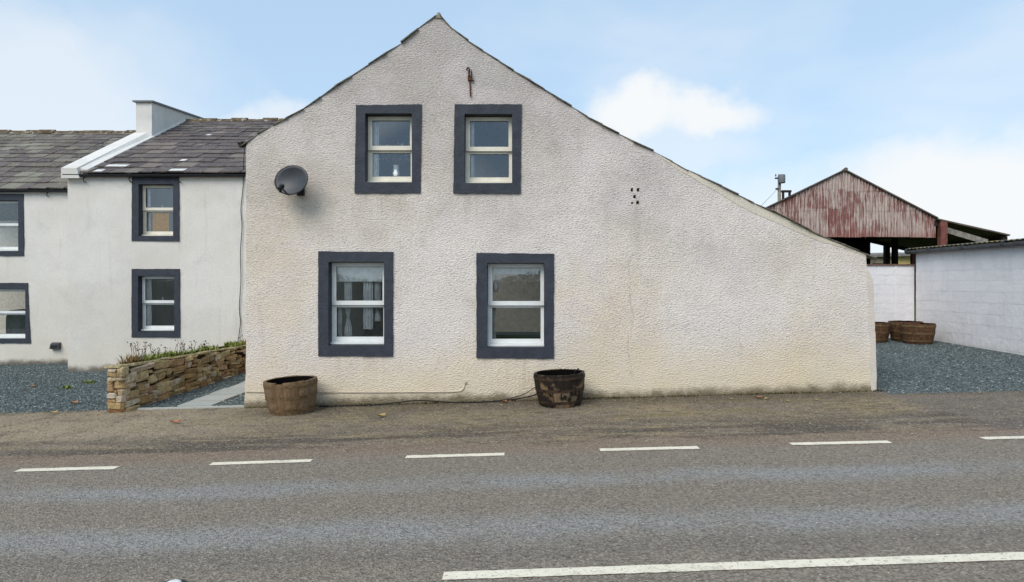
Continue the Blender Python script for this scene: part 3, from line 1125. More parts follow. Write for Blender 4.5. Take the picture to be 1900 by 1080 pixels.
slate_meshes = []
for k in range(5):
    r = random.Random(40 + k)
    j = lambda s=0.03: r.uniform(-s, s)
    v = [(-.5 + j(), j(.05), 0), (.5 + j(), j(.05), 0), (.5, 1, 0), (-.5, 1, 0), (-.5 + j(), j(.05), 1), (.5 + j(), j(.05), 1), (.5, 1, 1), (-.5, 1, 1)]
    v[4] = (v[0][0], v[0][1], 1); v[5] = (v[1][0], v[1][1], 1)
    q = MB().hexa(v)
    slate_meshes.append(q)


def slate_data(mat, tagn):
    return [mesh_of('slate_' + tagn, q.v, q.f, mat) for q in slate_meshes]


vsl = slate_data(M['verge_slate'], 'verge')
for side, poly in ((-1, list(reversed(outline[4:16]))), (1, outline[15:32])):
    L = plen(poly)
    d = 0.05
    while d < L:
        ln = random.uniform(0.20, 0.32)
        p, a = along(poly, min(d + ln * 0.5, L))
        ang = a if side > 0 else a - math.pi
        ang += random.uniform(-.03, .03)
        tilt = 0.03 * side       # tail of each slate lifted by the one below
        link('slate', random.choice(vsl), house, (p.x, HF - 0.022 + random.uniform(-.012, .012), p.y + 0.003),
             (0, -(ang + tilt), 0), (ln * 1.12, 0.5, random.uniform(.008, .015)))
        d += ln
MB().hexa([(apex[0] - .05, HF - .02, apex[1] - .05), (apex[0] + .06, HF - .02, apex[1] - .06), (apex[0] + .06, HF + .5, apex[1] - .06), (apex[0] - .05, HF + .5, apex[1] - .05),
           (apex[0] - .015, HF - .02, apex[1] + .022), (apex[0] + .02, HF - .02, apex[1] + .022), (apex[0] + .02, HF + .5, apex[1] + .022), (apex[0] - .015, HF + .5, apex[1] + .022)]).build('ridge_stone', M['rust_lime'], house)
# smooth cement fillet under the right verge and the patched right corner
up = [(x, y) for x, y in out_px if 1200 <= x <= 1607 and y < 480]
low = []
for x, y in reversed(up):
    wdt = 2 + 14 * max(0, math.sin((x - 1200) / 407 * math.pi)) ** 1.5
    low.append((x - 2, y + wdt + 3 * noise.noise(Vector((x * .03, 0, 0)))))
fil = [pane_px(x, y + .6, HF) for x, y in up] + [pane_px(x, y, HF) for x, y in low]
M['fillet'] = render_mat('cement_fillet', srgb(216, 206, 190), srgb(208, 196, 174), srgb(196, 188, 178), 1.5, 0, None, 0.3)
front_panel('verge_fillet', fil[::-1], [], HF - .005, .02, M['fillet'], house, .07, .012, .012, 2.0)
cr = [(1609, 500), (1614, 509), (1620, 521), (1622, 560), (1625, 640), (1625.7, 722), (1616, 726), (1614, 690), (1617, 640), (1610, 600), (1613, 560), (1609, 535)]
M['corner'] = render_mat('corner_render', srgb(216, 206, 194), srgb(208, 196, 178), srgb(194, 187, 178), 1.5, 0, None, 0.3)
front_panel('corner_patch', [pane_px(x, y, HF) for x, y in cr][::-1], [], HF - .005, .02, M['corner'], house, .07, .012, .012, 2.0)
# inside: floors, ceiling and cross walls seen dimly through the panes
MB().box(LX + .3, HF + .3, -.25, RX - .33, BACK, -.1).build('inner_floor', M['floorboards'], house)
MB().box(LX + .3, HF + .3, 2.38, 3.8, 10.9, 2.5).build('upper_floor', M['floorboards'], house)  # cut short so light from the added roof openings reaches downstairs
MB().box(LX + .31, BACK - .12, -.1, RX - .33, BACK - .02, 2.38).build('partition', M['interior'], house)
MB().box(LX + .31, HF + .4, -.1, LX + .33, BACK - .13, 2.38).build('lining', M['interior'], house)
win_objs = {}
for i, (k, (oc, op, mk, rail)) in enumerate(wins.items()):
    outer = [pane_px(x, y, HF) for x, y in oc]
    x0, z0 = pane_px(op[0], op[3], HF)
    x1, z1 = pane_px(op[2], op[1], HF)
    surround(house, outer, rect(x0, z0, x1, z1), HF - 0.022, 0.2, i * 3.1)
    win_objs[k] = (window(house, x0, z0 + .012, x1, z1, HF + .155, M[mk], rail), x0, z0, x1, z1)


# ------------------------------------------------------------------ slate roofs of the cottages
def slate_roof(parent, Y0, Z0, Y1, Z1, xa, xb, n_courses, e0, e1, mats, wmean, n_white=0, clipx=None):
    pitch = math.atan2(Z1 - Z0, Y1 - Y0)
    L = math.hypot(Y1 - Y0, Z1 - Z0)
    ex = [e0 + (e1 - e0) * i / (n_courses - 1) for i in range(n_courses)]
    k = L / sum(ex)
    ex = [e * k for e in ex]
    d = 0
    for r, e in enumerate(ex):
        x = xa - random.uniform(0, .3)
        sag = 0
        while x < xb:
            w = random.uniform(0.72, 1.3) * wmean * (0.75 + 0.5 * e / ex[0])
            xm = x + w / 2
            if (clipx is None or xm + w > clipx(Y0 + math.cos(pitch) * d)) and xm - w / 2 > xa - .25:
                xl, xr = max(x, xa), min(x + w, xb)
                if xr - xl > 0.06:
                    th = random.uniform(.014, .028)
                    dd = d + random.uniform(-.012, .012)
                    lift = 0.012 + random.uniform(0, .006)
                    y = Y0 + math.cos(pitch) * dd - math.sin(pitch) * lift
                    z = Z0 + math.sin(pitch) * dd + math.cos(pitch) * lift
                    z += 0.018 * noise.noise(Vector((xm * 0.8, y, 1)))
                    o = link('slate', random.choice(mats), parent, ((xl + xr) / 2, y, z),
                             (pitch - 0.055, random.uniform(-.012, .012), random.uniform(-.012, .012)), (xr - xl - .006, min(e * 1.75, L - d + .02), th))
            x += w
        d += ex[r]


def ridge(parent, xa, xb, Y, Z, mats, p):
    x = xa
    while x < xb:
        w = random.uniform(.38, .5)
        v = []
        s = 0.15
        for xx in (x, x + w - .012):
            v += [(xx, Y - s, Z - s * p + .0), (xx, Y - s * .9, Z - s * p + .035), (xx, Y - .02, Z + .055), (xx, Y + .02, Z + .055), (xx, Y + s * .9, Z - s * p + .035), (xx, Y + s, Z - s * p)]
        dz = random.uniform(-.025, .02)
        v = [(a, b_, c + dz) for a, b_, c in v]
        f = [(i, i + 1, 7 + i, 6 + i) for i in range(5)] + [(0, 1, 2, 3, 4, 5), (11, 10, 9, 8, 7, 6)]
        link('ridge_tile', mesh_of('ridge_tile', v, f, mats), parent)
        x += w


CF = 14.6
cot = thing('white_cottage', (-6.6, CF, G(-6.6, CF)), 'white rendered cottage with slate roof and chimney behind the rubble wall', 'house')
CLX = -9.5
ridgeY, ridgeZ, eaveY, eaveZ = 19.05, 6.17, 14.47, 3.985
cslope = (ridgeZ - eaveZ) / (ridgeY - eaveY)
cwins = [([(245, 447.5), (333, 447.5), (333, 325), (245.5, 325)], (258, 342, 322, 438)), ([(245, 626), (334.5, 626), (334, 499), (245, 499)], (257, 512, 324, 615))]
o2 = [(CLX + .01, -0.6), (-3.7, -0.5), (-3.7, 3.96), (CLX, 3.96)]
holes = []
for oc, op in cwins:
    x0, z0 = pane_px(op[0] - 4, op[3] + 4, CF)
    x1, z1 = pane_px(op[2] + 4, op[1] - 4, CF)
    holes.append(rect(x0, z0, x1, z1))
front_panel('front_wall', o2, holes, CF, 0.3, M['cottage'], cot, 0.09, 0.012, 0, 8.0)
for i, (oc, op) in enumerate(cwins):
    x0, z0 = pane_px(op[0], op[3], CF)
    x1, z1 = pane_px(op[2], op[1], CF)
    surround(cot, [pane_px(x, y, CF) for x, y in oc], rect(x0, z0, x1, z1), CF - .022, .2, 20 + i)
    window(cot, x0, z0 + .015, x1, z1, CF + .15, M['upvc'] if i else M['cream'], 0.5, True)
# gable wall at the left, its rendered skew along the slope and the stack on top
gz = lambda y: eaveZ + cslope * (y - eaveY)
front = [(CLX, CF + .3), (CLX, 23.6)]
b = MB()
b.hexa([(CLX, CF + .3, -.6), (CLX + .33, CF + .3, -.6), (CLX + .33, 23.6, -.6), (CLX, 23.6, -.6), (CLX, CF + .3, gz(CF + .3)), (CLX + .33, CF + .3, gz(CF + .3)), (CLX + .33, 23.6, gz(14.5)), (CLX, 23.6, gz(14.5))])
b.add([(CLX, CF + .3, gz(CF + .3)), (CLX + .33, CF + .3, gz(CF + .3)), (CLX + .33, ridgeY, ridgeZ), (CLX, ridgeY, ridgeZ), (CLX + .33, 23.6, gz(14.5)), (CLX, 23.6, gz(14.5))],
      [(0, 1, 2, 3), (3, 2, 4, 5), (1, 4, 2), (0, 3, 5)])
b.build('gable_wall', M['white_plain'], cot)
x0, x1 = CLX - .05, CLX + .34
y0, y1 = CF - .14, 17.3
b = MB().hexa([(x0, y0, gz(y0) - .1), (x1, y0, gz(y0) - .1), (x1, y1, gz(y1) - .1), (x0, y1, gz(y1) - .1),
               (x0, y0, gz(y0) + .115), (x1 - .06, y0, gz(y0) + .115), (x1 - .06, y1, gz(y1) + .14), (x0, y1, gz(y1) + .14)])
b.build('skew', M['white_plain'], cot)
# fillet where skew and stack meet the slates
b = MB().hexa([(x1 - .05, y0 + .1, gz(y0 + .1) - .1), (x1 + .13, y0 + .1, gz(y0 + .1) - .1), (x1 + .13, 19.0, gz(19.0) - .1), (x1 - .05, 19.0, gz(19.0) - .1),
               (x1 - .05, y0 + .1, gz(y0 + .1) + .085), (x1 + .1, y0 + .1, gz(y0 + .1) + .045), (x1 + .1, 19.0, gz(19.0) + .05), (x1 - .05, 19.0, gz(19.0) + .2)])
b.build('flashing', M['white_plain'], cot)
c0, c1, cy0, cy1 = CLX + .0, CLX + .40, 17.25, 20.4
ch = MB().hexa([(c0, cy0, 4.9), (c1, cy0, 4.9), (c1, cy1, 5.3), (c0, cy1, 5.3), (c0, cy0, 6.22), (c1, cy0, 6.22), (c1, cy1, 6.50), (c0, cy1, 6.50)])
cho = ch.build('chimney', M['white_plain'], cot)
MB().hexa([(c0 - .06, cy0 - .06, 6.22), (c1 + .05, cy0 - .06, 6.22), (c1 + .05, cy1 + .08, 6.50), (c0 - .06, cy1 + .08, 6.50),
           (c0 - .06, cy0 - .06, 6.26), (c1 + .05, cy0 - .06, 6.26), (c1 + .05, cy1 + .08, 6.54), (c0 - .06, cy1 + .08, 6.54)]).build('chimney_cap', M['lead'], cho)
EX = -3.72          # the cottage ends against the side of the gable house
# roof boarding below the slates, then the slates
b = MB()
b.add([(CLX + .33, eaveY + .05, eaveZ - .02), (EX, eaveY + .05, eaveZ - .02), (EX, ridgeY, ridgeZ - .03), (CLX + .33, ridgeY, ridgeZ - .03)], [(0, 1, 2, 3)])
for (ya, yb), spans in (((0, .25), ((CLX + .33, EX),)), ((.25, .8), ((CLX + .33, -8.8), (-4.4, EX))), ((.8, 1), ((CLX + .33, EX),))):
    zz = lambda t: ridgeZ - .03 + (eaveZ - ridgeZ + .01) * t
    yy = lambda t: ridgeY + (23.6 - ridgeY) * t
    for xa, xb in spans:      # wide unseen opening added in the back slope to light the rooms
        b.add([(xa, yy(ya), zz(ya)), (xb, yy(ya), zz(ya)), (xb, yy(yb), zz(yb)), (xa, yy(yb), zz(yb))], [(0, 1, 2, 3)])
b.build('roof', M['verge_slate'], cot)
s_dark = slate_data(M['slate'], 'dark')
s_pale = slate_data(M['slate_pale'], 'pale')
s_white = slate_data(M['slate_white'], 'white')
slate_roof(cot, eaveY, eaveZ, ridgeY, ridgeZ, CLX + .33, -5.2, 16, 0.42, 0.25, s_dark, 0.29, clipx=None)
ridge(cot, CLX + .36, -4.2, ridgeY, ridgeZ + .02, M['ridge'], cslope)
# a few slates splashed white
sl = [o for o in cot.children if o.name.startswith('slate')]
for px, py, k in [(226, 305, 1), (344, 314, 1), (398, 249, 1), (342, 294, 1), (192, 311, 1), (272, 289, 0)]:
    best, bd = None, 1e9
    for o in sl:
        l = o.location
        yc = l.y + .16
        zc = l.z + .08
        sx, sy = CX + F * l.x / yc, HY - F * (zc - H) / yc
        dd = (sx - px) ** 2 + ((sy - py) * 2.5) ** 2
        if dd < bd: best, bd = o, dd
    if k:
        sp = best.copy()
        COL.objects.link(sp)
        sp.name = 'lime_splash'
        sp.data = random.choice(s_white)
        sp.scale = (best.scale.x * (1.05 if px in (226, 344) else .45), best.scale.y * .26, .004)
        up_ = Vector((0, -math.sin(best.rotation_euler.x), math.cos(best.rotation_euler.x)))
        sp.location = best.location + up_ * (best.scale.z + .001) + Vector((random.uniform(-.05, .05), .03, .015))
gx = [CLX + .02 + i * (5.75 / 10) for i in range(11)]
b = MB()
prof = [(math.cos(a) * .055, math.sin(a) * .055) for a in [math.pi + math.pi * i / 6 for i in range(7)]]


def gutter(xa, xb, Y, Z, mat, parent, r=1.0, axis='x'):
    vs, fs = [], []
    for xx in (xa, xb):
        for py_, pz_ in prof:
            vs.append((xx, Y + py_ * r, Z + pz_ * r))
        for py_, pz_ in reversed(prof):
            vs.append((xx, Y + py_ * r * .86, Z + pz_ * r * .86))
    n_ = len(prof) * 2
    for i in range(n_):
        j = (i + 1) % n_
        fs.append((i, j, n_ + j, n_ + i))
    return link('gutter', mesh_of('gutter', vs, fs, mat, False), parent)


gutter(CLX - .02, -3.75, CF - .09, 3.965, M['gutter_black'], cot)
for px in (155, 240, 331):
    x = P(px, 333, CF - .05).x
    pts = [(x, CF - .01, 3.93), (x + .0, CF - .06, 3.88), (x + .03, CF - .10, 3.83), (x + .05, CF - .06, 3.80), (x + .01, CF - .03, 3.82)]
    MB().tube(pts, .011, 5).build('gutter_bracket', M['gutter_black'], cot)
MB().box(-4.0, CF - .1, 3.83, -3.86, CF + .0, 4.02).build('gutter_end_box', M['upvc'], cot)
MB().box(CLX + .35, CF + .3, -.3, -3.7, 23.4, -.15).build('inner_floor', M['floorboards'], cot)
MB().box(CLX + .35, CF + .3, 1.95, -3.7, 16.3, 2.05).build('upper_floor', M['floorboards'], cot)
b = MB()
b.box(CLX + .34, 23.4, -.6, EX, 23.6, .3).box(CLX + .34, 23.4, 1.9, EX, 23.6, 2.5).box(CLX + .34, 23.4, 3.8, EX, 23.6, 3.98)
for xa in (CLX + .34, -7.6, -4.35):  # gaps between these piers added, unseen, to light the rooms
    b.box(xa, 23.405, .3, xa + .6, 23.595, 1.9).box(xa, 23.405, 2.5, xa + .6, 23.595, 3.8)
b.build('back_wall', M['interior'], cot)
b = MB()
b.add([(EX, CF + .3, -.3), (EX, 23.6, -.3), (EX, 23.6, 3.98), (EX, ridgeY, ridgeZ - .04), (EX, CF + .3, gz(CF + .3) - .04)], [(0, 1, 2, 3, 4)])
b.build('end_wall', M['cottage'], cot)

# ------------------------------------------------------------------ lower cottage at the far left
LF = 16.45
lc = thing('end_cottage', (-11.5, LF, G(-11.5, LF)), 'white end cottage with paler mossy slates cut off at the left of the view', 'house')
lwins = [([(-34, 475), (45, 475), (44.5, 360), (-34, 360)], (-22, 372, 35, 466)), ([(-34, 637), (57.5, 637), (52, 525), (-34, 525)], (-22, 536, 48, 629))]
o3 = [(-19, -0.9), (CLX - .02, -0.6), (CLX - .02, 3.9), (-19, 3.9)]
holes = []
for oc, op in lwins:
    x0, z0 = pane_px(op[0] - 4, op[3] + 4, LF)
    x1, z1 = pane_px(op[2] + 3, op[1] - 4, LF)
    holes.append(rect(x0, z0, x1, z1))
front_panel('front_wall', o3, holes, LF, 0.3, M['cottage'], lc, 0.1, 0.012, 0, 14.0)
for i, (oc, op) in enumerate(lwins):
    x0, z0 = pane_px(op[0], op[3], LF)
    x1, z1 = pane_px(op[2], op[1], LF)
    surround(lc, [pane_px(x, y, LF) for x, y in oc], rect(x0, z0, x1, z1), LF - .022, .2, 30 + i)
    window(lc, x0, z0 + .015, x1, z1, LF + .12, M['upvc'], 0.5, i == 0)
lrY, lrZ, leY, leZ = 20.6, 6.19, 16.32, 3.90
ls_ = (lrZ - leZ) / (lrY - leY)
b = MB()
b.add([(-19, leY + .05, leZ - .02), (CLX - .02, leY + .05, leZ - .02), (CLX - .02, lrY, lrZ - .03), (-19, lrY, lrZ - .03)], [(0, 1, 2, 3)])
for (ya, yb), spans in (((0, .25), ((-19, CLX - .02),)), ((.25, .8), ((-19, -12.6), (-11.4, CLX - .02))), ((.8, 1), ((-19, CLX - .02),))):  # middle strip left open, unseen, to let light into the rooms
    zz = lambda t: lrZ - .03 + (leZ - lrZ + .01) * t
    yy = lambda t: lrY + (24.6 - lrY) * t
    for xa, xb in spans:
        b.add([(xa, yy(ya), zz(ya)), (xb, yy(ya), zz(ya)), (xb, yy(yb), zz(yb)), (xa, yy(yb), zz(yb))], [(0, 1, 2, 3)])
b.build('roof', M['verge_slate'], lc)
slate_roof(lc, leY, leZ, lrY, lrZ, -16.0, CLX - .02, 14, 0.44, 0.28, s_pale, 0.29, clipx=lambda y: -(y * 0.76))
ridge(lc, -16.4, CLX - .04, lrY, lrZ + .02, M['ridge'], ls_)
gutter(-19, CLX - .03, LF - .09, 3.89, M['gutter_black'], lc)
for px in (87,):
    x = P(px, 357, LF - .05).x
    pts = [(x, LF - .01, 3.85), (x + .0, LF - .06, 3.80), (x + .03, LF - .10, 3.75), (x + .05, LF - .06, 3.72)]
    MB().tube(pts, .011, 5).build('gutter_bracket', M['gutter_black'], lc)
MB().box(-19, 24.4, -.8, CLX - .02, 24.6, 3.88).build('back_wall', M['interior'], lc)
MB().box(-19, LF + .3, -.4, CLX - .02, 24.4, -.3).build('inner_floor', M['floorboards'], lc)
MB().box(-19, LF + .3, 1.9, CLX - .02, 18.2, 2.0).build('upper_floor', M['floorboards'], lc)

# ------------------------------------------------------------------ things on the walls
# satellite dish
dc = P(540, 334, HF - .28)
dish = thing('satellite_dish', (dc.x, HF, dc.z - .1), 'dark grey oval satellite dish on the gable wall left of the upper windows', 'satellite dish')
axis = Vector((-0.22, -0.95, 0.16)).normalized()
ux = axis.cross(Vector((0, 0, 1))).normalized()
uz = ux.cross(axis)
vs, fs = [], []
nr, ns = 7, 36
A_, B_ = 0.25, 0.205
for layer, off in ((0, 0.0), (1, -0.012)):
    for i in range(nr + 1):
        r = i / nr
        for j in range(ns):
            t = 2 * math.pi * j / ns
            q = dc + ux * A_ * r * math.cos(t) + uz * B_ * r * math.sin(t) + axis * (0.055 * r * r - 0.055 + off)
            vs.append(q)
K = (nr + 1) * ns
for l in (0, 1):
    for i in range(nr):
        for j in range(ns):
            j2 = (j + 1) % ns
            f = (l * K + i * ns + j, l * K + i * ns + j2, l * K + (i + 1) * ns + j2, l * K + (i + 1) * ns + j)
            fs.append(f if l == 0 else f[::-1])
for j in range(ns):
    j2 = (j + 1) % ns
    fs.append((nr * ns + j, nr * ns + j2, K + nr * ns + j2, K + nr * ns + j))
link('reflector', mesh_of('reflector', vs, fs, M['dish'], True), dish)
rim = [dc + ux * A_ * math.cos(2 * math.pi * j / 48) + uz * B_ * math.sin(2 * math.pi * j / 48) - axis * .004 for j in range(49)]
MB().tube(rim, .006, 5, caps=False).build('rim', M['gasket'], dish, True)
low = dc - uz * B_ * 0.95 + axis * 0.01 + ux * .04
lnb = P(521, 347, HF - .58)
MB().tube([low - axis * .05, low, lnb], .013, 6).build('feed_arm', M['gasket'], dish)
d_ = (dc - lnb).normalized()
lo = MB().tube([lnb - d_ * .05, lnb - d_ * .045, lnb + d_ * .02], .022, 10)
lo.tube([lnb + d_ * .02, lnb + d_ * .045], .034, 12)
lo.tube([lnb + Vector((0, 0, -.01)), lnb + Vector((-.005, 0, -.075))], .019, 8)
lo.build('receiver', M['gasket'], dish, True)
MB().tube([lnb + d_ * .046, lnb + d_ * .052], .026, 12).build('receiver_cap', M['upvc'], dish)
bb = MB().tube([dc - axis * .07, dc - axis * .16 + Vector((0, .02, -.03)), (dc.x + .05, HF - .0, dc.z - .1)], .02, 8)
bb.box(dc.x, HF - .03, dc.z - .18, dc.x + .1, HF + .01, dc.z - .02)
bb.build('bracket', M['gasket'], dish)

# old iron lamp bracket high on the gable
q = P(871, 126, HF - .03)
br = thing('iron_bracket', (q.x, HF, q.z - .4), 'rusty old iron bracket with hanging rod high on the gable', 'bracket')
e = lambda px, py, off: P(px, py, HF - off)
MB().tube([e(871.5, 140, .03), e(872.3, 160, .03), e(873, 179, .03)], .011, 6).build('rod', M['iron'], br)
MB().box(e(868, 0, .03).x, HF - .05, e(0, 149, .03).z, e(876, 0, .03).x, HF + .01, e(0, 142, .03).z).build('plate', M['iron'], br)
MB().tube([e(866, 128.5, .0), e(867.5, 126.5, .05), e(870, 126, .10), e(871.6, 129, .11), e(870.5, 134, .08), e(870, 141, .05)], .012, 6).build('hook', M['iron'], br)
MB().tube([e(874.5, 131, .0), e(874.6, 136, .05), e(874.8, 143, .05), e(876, 149, .05), e(879, 149.5, .02)], .009, 6).build('strap', M['iron'], br)

# cables
def cable(pts, r, mat, label, cat='cable', name='cable'):
    pts = [Vector(p) for p in pts]
    out = []
    for i in range(len(pts) - 1):
        p0, p1, p2, p3 = pts[max(i - 1, 0)], pts[i], pts[i + 1], pts[min(i + 2, len(pts) - 1)]
        for k in range(6):
            t = k / 6
            out.append(0.5 * ((2 * p1) + (p2 - p0) * t + (2 * p0 - 5 * p1 + 4 * p2 - p3) * t * t + (3 * p1 - p0 - 3 * p2 + p3) * t ** 3))
    out.append(pts[-1])
    return tag(MB().tube(out, r, 6).build(name, mat, None, True), label, cat)


cc_ = [(455, 262), (452, 300), (451, 345), (447, 388), (449, 420), (446, 470), (447, 520), (444, 570), (446, 600), (441, 636)]
cable([P(x, y, CF - .03) for x, y in cc_], .008, M['cable'], 'thin black cable hanging down the cottage wall beside the gable house corner')
cc_ = [(455, 726.5), (520, 727.5), (600, 728), (700, 728), (780, 727.5), (840, 727), (857, 724), (862, 716), (863, 709)]
cable([P(x, y, HF - .012) for x, y in cc_], .0065, M['cable_w'], 'pale cream cable clipped along the foot of the gable wall')
q = P(863, 708, HF - .01)
MBx = MB().lathe([(0.0, -.02), (.022, -.02), (.022, .02), (0, .02)], 10)
tag(MBx.build('cable_entry', M['cable_w'], None, loc=(q.x, HF - .012, q.z), rot=(rad(90), 0, 0)), 'small round cream cable cap low on the gable wall', 'cap')
cc_ = [(592, 757), (640, 754), (690, 752), (735, 747), (775, 743), (815, 745), (850, 747), (890, 746), (945, 742), (985, 735), (1003, 728)]
pts = [P(x, y, 9.50) for x, y in cc_]
pts = [Vector((p.x, p.y, max(p.z, G(p.x, p.y) + .014))) for p in pts]
cable(pts, .009, M['cable'], 'black hose lying along the foot of the gable wall', 'hose', 'hose')
pts = [P(x, y, 9.46) for x, y in [(930, 743), (955, 737), (975, 730), (992, 719), (999, 714)]]
cable(pts, .006, M['cable'], 'thin wire rising from the wall foot to the dark barrel', 'wire', 'wire')

# small wall light box on the end cottage
q = P(102, 642, LF - .06)
wl_ = thing('wall_light', (q.x, LF, q.z), 'small dark grey wall light box low on the end cottage', 'wall light')
MB().hexa([(q.x - .11, LF - .10, q.z - .07), (q.x + .1, LF - .10, q.z - .07), (q.x + .1, LF + .01, q.z - .085), (q.x - .11, LF + .01, q.z - .085),
           (q.x - .09, LF - .09, q.z + .05), (q.x + .1, LF - .09, q.z + .05), (q.x + .11, LF + .01, q.z + .085), (q.x - .11, LF + .01, q.z + .085)]).build('housing', M['dish'], wl_)
MB().box(q.x - .08, LF - .105, q.z - .05, q.x + .07, LF - .099, q.z + .02).build('lens', M['gasket'], wl_)

# roof-corner bird or tuft on the cottage verge: lead flap by the gable corner
q = P(450, 269, HF - .0)
r = random.Random(4)
tb = MB()
for k in range(60):
    a = Vector((r.gauss(0, 1), r.gauss(0, .6), r.gauss(0, .6))).normalized()
    p = q + Vector((r.uniform(-.06, .02), r.uniform(-.02, .06), r.uniform(-.03, .03)))
    s_ = a.orthogonal().normalized() * .012
    tb.add([p - s_, p + s_, p + a * r.uniform(.03, .075)], [(0, 1, 2)])
tag(tb.build('moss_tuft', M['stem_dark0']), 'dark dead moss tuft sticking out at the left eave corner of the gable', 'moss')

# ------------------------------------------------------------------ inside the windows
def curtain(px0, py0, px1, py1, Y, label, tie=None, group=None):
    a, b_ = P(px0, py0, Y), P(px1, py1, Y)
    nx, nz_ = 24, 14
    vs, fs = [], []
    for j in range(nz_ + 1):
        z = a.z + (b_.z - a.z) * j / nz_
        t = j / nz_
        k = 1.0
        if tie is not None:
            k = 1 - 0.6 * math.exp(-((t - tie) / .13) ** 2)
        for i in range(nx + 1):
            u = i / nx
            x = a.x + (b_.x - a.x) * (0.5 + (u - .5) * k)
            vs.append((x, Y + .018 * math.sin(u * 22) + .006 * math.sin(u * 41 + j), z))
    for j in range(nz_):
        for i in range(nx):
            q0 = j * (nx + 1) + i
            fs.append((q0, q0 + 1, q0 + nx + 2, q0 + nx + 1))
    return tag(link('curtain', mesh_of('curtain', vs, fs, M['cloth'], True)), label, 'curtain', group)


def blind(px0, py0, px1, py1, Y, label):
    a, b_ = P(px0, py0, Y), P(px1, py1, Y)
    b = MB().box(a.x, Y, b_.z, b_.x, Y + .004, a.z)
    b.box(a.x, Y - .006, b_.z - .012, b_.x, Y + .01, b_.z)
    o = b.build('roller_blind', M['blind'])
    return tag(o, label, 'blind')


Yi = HF + .225
blind(622, 489, 710, 521, Yi, 'pale roller blind pulled a third down in the ground floor window nearer the cottage')
blind(909, 490, 1006, 507, Yi, 'pale roller blind nearly rolled up in the ground floor window above the dark barrel')
curtain(639, 520, 653, 630, Yi + .05, 'white curtain tied at the waist in the ground floor window nearer the cottage', 0.62)
curtain(674, 518, 692, 611, Yi + .06, 'short white cloth hanging mid window below the half drawn blind')
curtain(695, 520, 706, 596, Yi + .1, 'narrow white curtain at right of the ground floor window nearer the cottage', 0.7)
curtain(622, 566, 634, 634, Yi + .05, 'plain white curtain edge at left of the ground floor window nearer the cottage')
curtain(911, 566, 920, 640, Yi + .08, 'white curtain corner at lower left of the window above the dark barrel', 0.55)
curtain(690, 218, 703, 335, Yi, 'white curtain edge in the upper window with the flower vase')
curtain(872, 218, 880, 338, Yi, 'narrow white curtain edge in the upper window under the iron bracket')
curtain(265, 350, 279, 436, CF + .22, 'grey white curtain at left of the cottage upper window beside the mustard board')
curtain(265, 516, 281, 612, CF + .22, 'white curtain at left of the cottage ground floor window')
# pendant by the window B
q = P(920, 525, Yi + .02)
pn = thing('hanging_ornament', (q.x, q.y, q.z), 'glass ornament hanging in the window above the dark barrel', 'ornament')
MB().lathe([(0, -.13), (.03, -.12), (.045, -.05), (.03, 0), (.012, .02), (.012, .06)], 12, q).build('body', M['upvc'], pn, True)
MB().tube([q + Vector((0, 0, .06)), q + Vector((0, 0, .32))], .004, 5).build('cord', M['cable'], pn)
# vase of flowers on the sill of window C
q = P(735, 330, Yi + .02)
vz = thing('flower_vase', (q.x, q.y, q.z), 'pale vase of dried flowers standing on the upper window sill', 'vase')
MB().lathe([(0, 0), (.05, 0), (.055, .06), (.04, .15), (.045, .18), (.04, .18), (.03, .15)], 14, q).build('vase', M['cloth'], vz, True)
b = MB()
r = random.Random(5)
for k in range(26):
    p = q + Vector((r.gauss(0, .12), r.uniform(-.04, .08), .25 + r.uniform(0, .22)))
    b.tube([q + Vector((0, 0, .15)), p], .0025, 4)
b.build('stem', M['leaf_dry'], vz)
b = MB()
for k in range(70):
    p = q + Vector((r.gauss(0, .13), r.uniform(-.04, .08), .25 + r.uniform(0, .24)))
    s = r.uniform(.008, .016)
    b.add([p + Vector((s, 0, 0)), p + Vector((-s, 0, 0)), p + Vector((0, s, 0)), p + Vector((0, -s, 0)), p + Vector((0, 0, s)), p + Vector((0, 0, -s))],
          [(0, 2, 4), (2, 1, 4), (1, 3, 4), (3, 0, 4), (2, 0, 5), (1, 2, 5), (3, 1, 5), (0, 3, 5)])
b.build('flowers', M['cloth'], vz)['kind'] = 'stuff'
# mustard board in cottage upper window
a, b_ = P(283, 392, CF + .22), P(314, 430, CF + .22)
mb = MB().box(a.x, CF + .22, b_.z - .1, b_.x, CF + .24, a.z)
tag(mb.build('mustard_board', M['mustard']), 'mustard yellow board standing inside the cottage upper window', 'board')
# worktop and sink rail seen in window B
a = P(915, 600, 11.2)
wt = thing('kitchen_counter', (a.x + .5, 11.3, -.1), 'dark kitchen counter deep inside the window above the dark barrel', 'counter')
MB().box(a.x - .2, 11.1, -.1, a.x + 1.3, 11.7, .78).build('cupboard', M['dark_timber'], wt)
MB().box(a.x - .25, 11.05, .78, a.x + 1.35, 11.72, .82).build('worktop', M['lead'], wt)
a = P(30, 600, LF + .5)
sf = thing('armchair', (a.x, LF + .7, -.3), 'grey armchair back behind the end cottage ground floor window', 'chair')
MB().lathe([(0, .55), (.3, .52), (.36, .35), (.36, -.3)], 16, (a.x, LF + .75, a.z - .2)).build('backrest', M['lead'], sf, True)

# ------------------------------------------------------------------ rubble wall
RXF, RW = -5.40, 0.24       # face towards the path, thickness
rwY0, rwY1 = 9.50, 14.52
rw = thing('rubble_wall', (RXF - RW / 2, 9.5, G(RXF, 9.5)), 'brown dry rubble stone wall with weeds on top', 'stone wall')


def rtop(y):
    return 0.50 - 0.115 * (y - 9.5) / 4.3 + 0.012 * noise.noise(Vector((y * 2, 0, 0)))


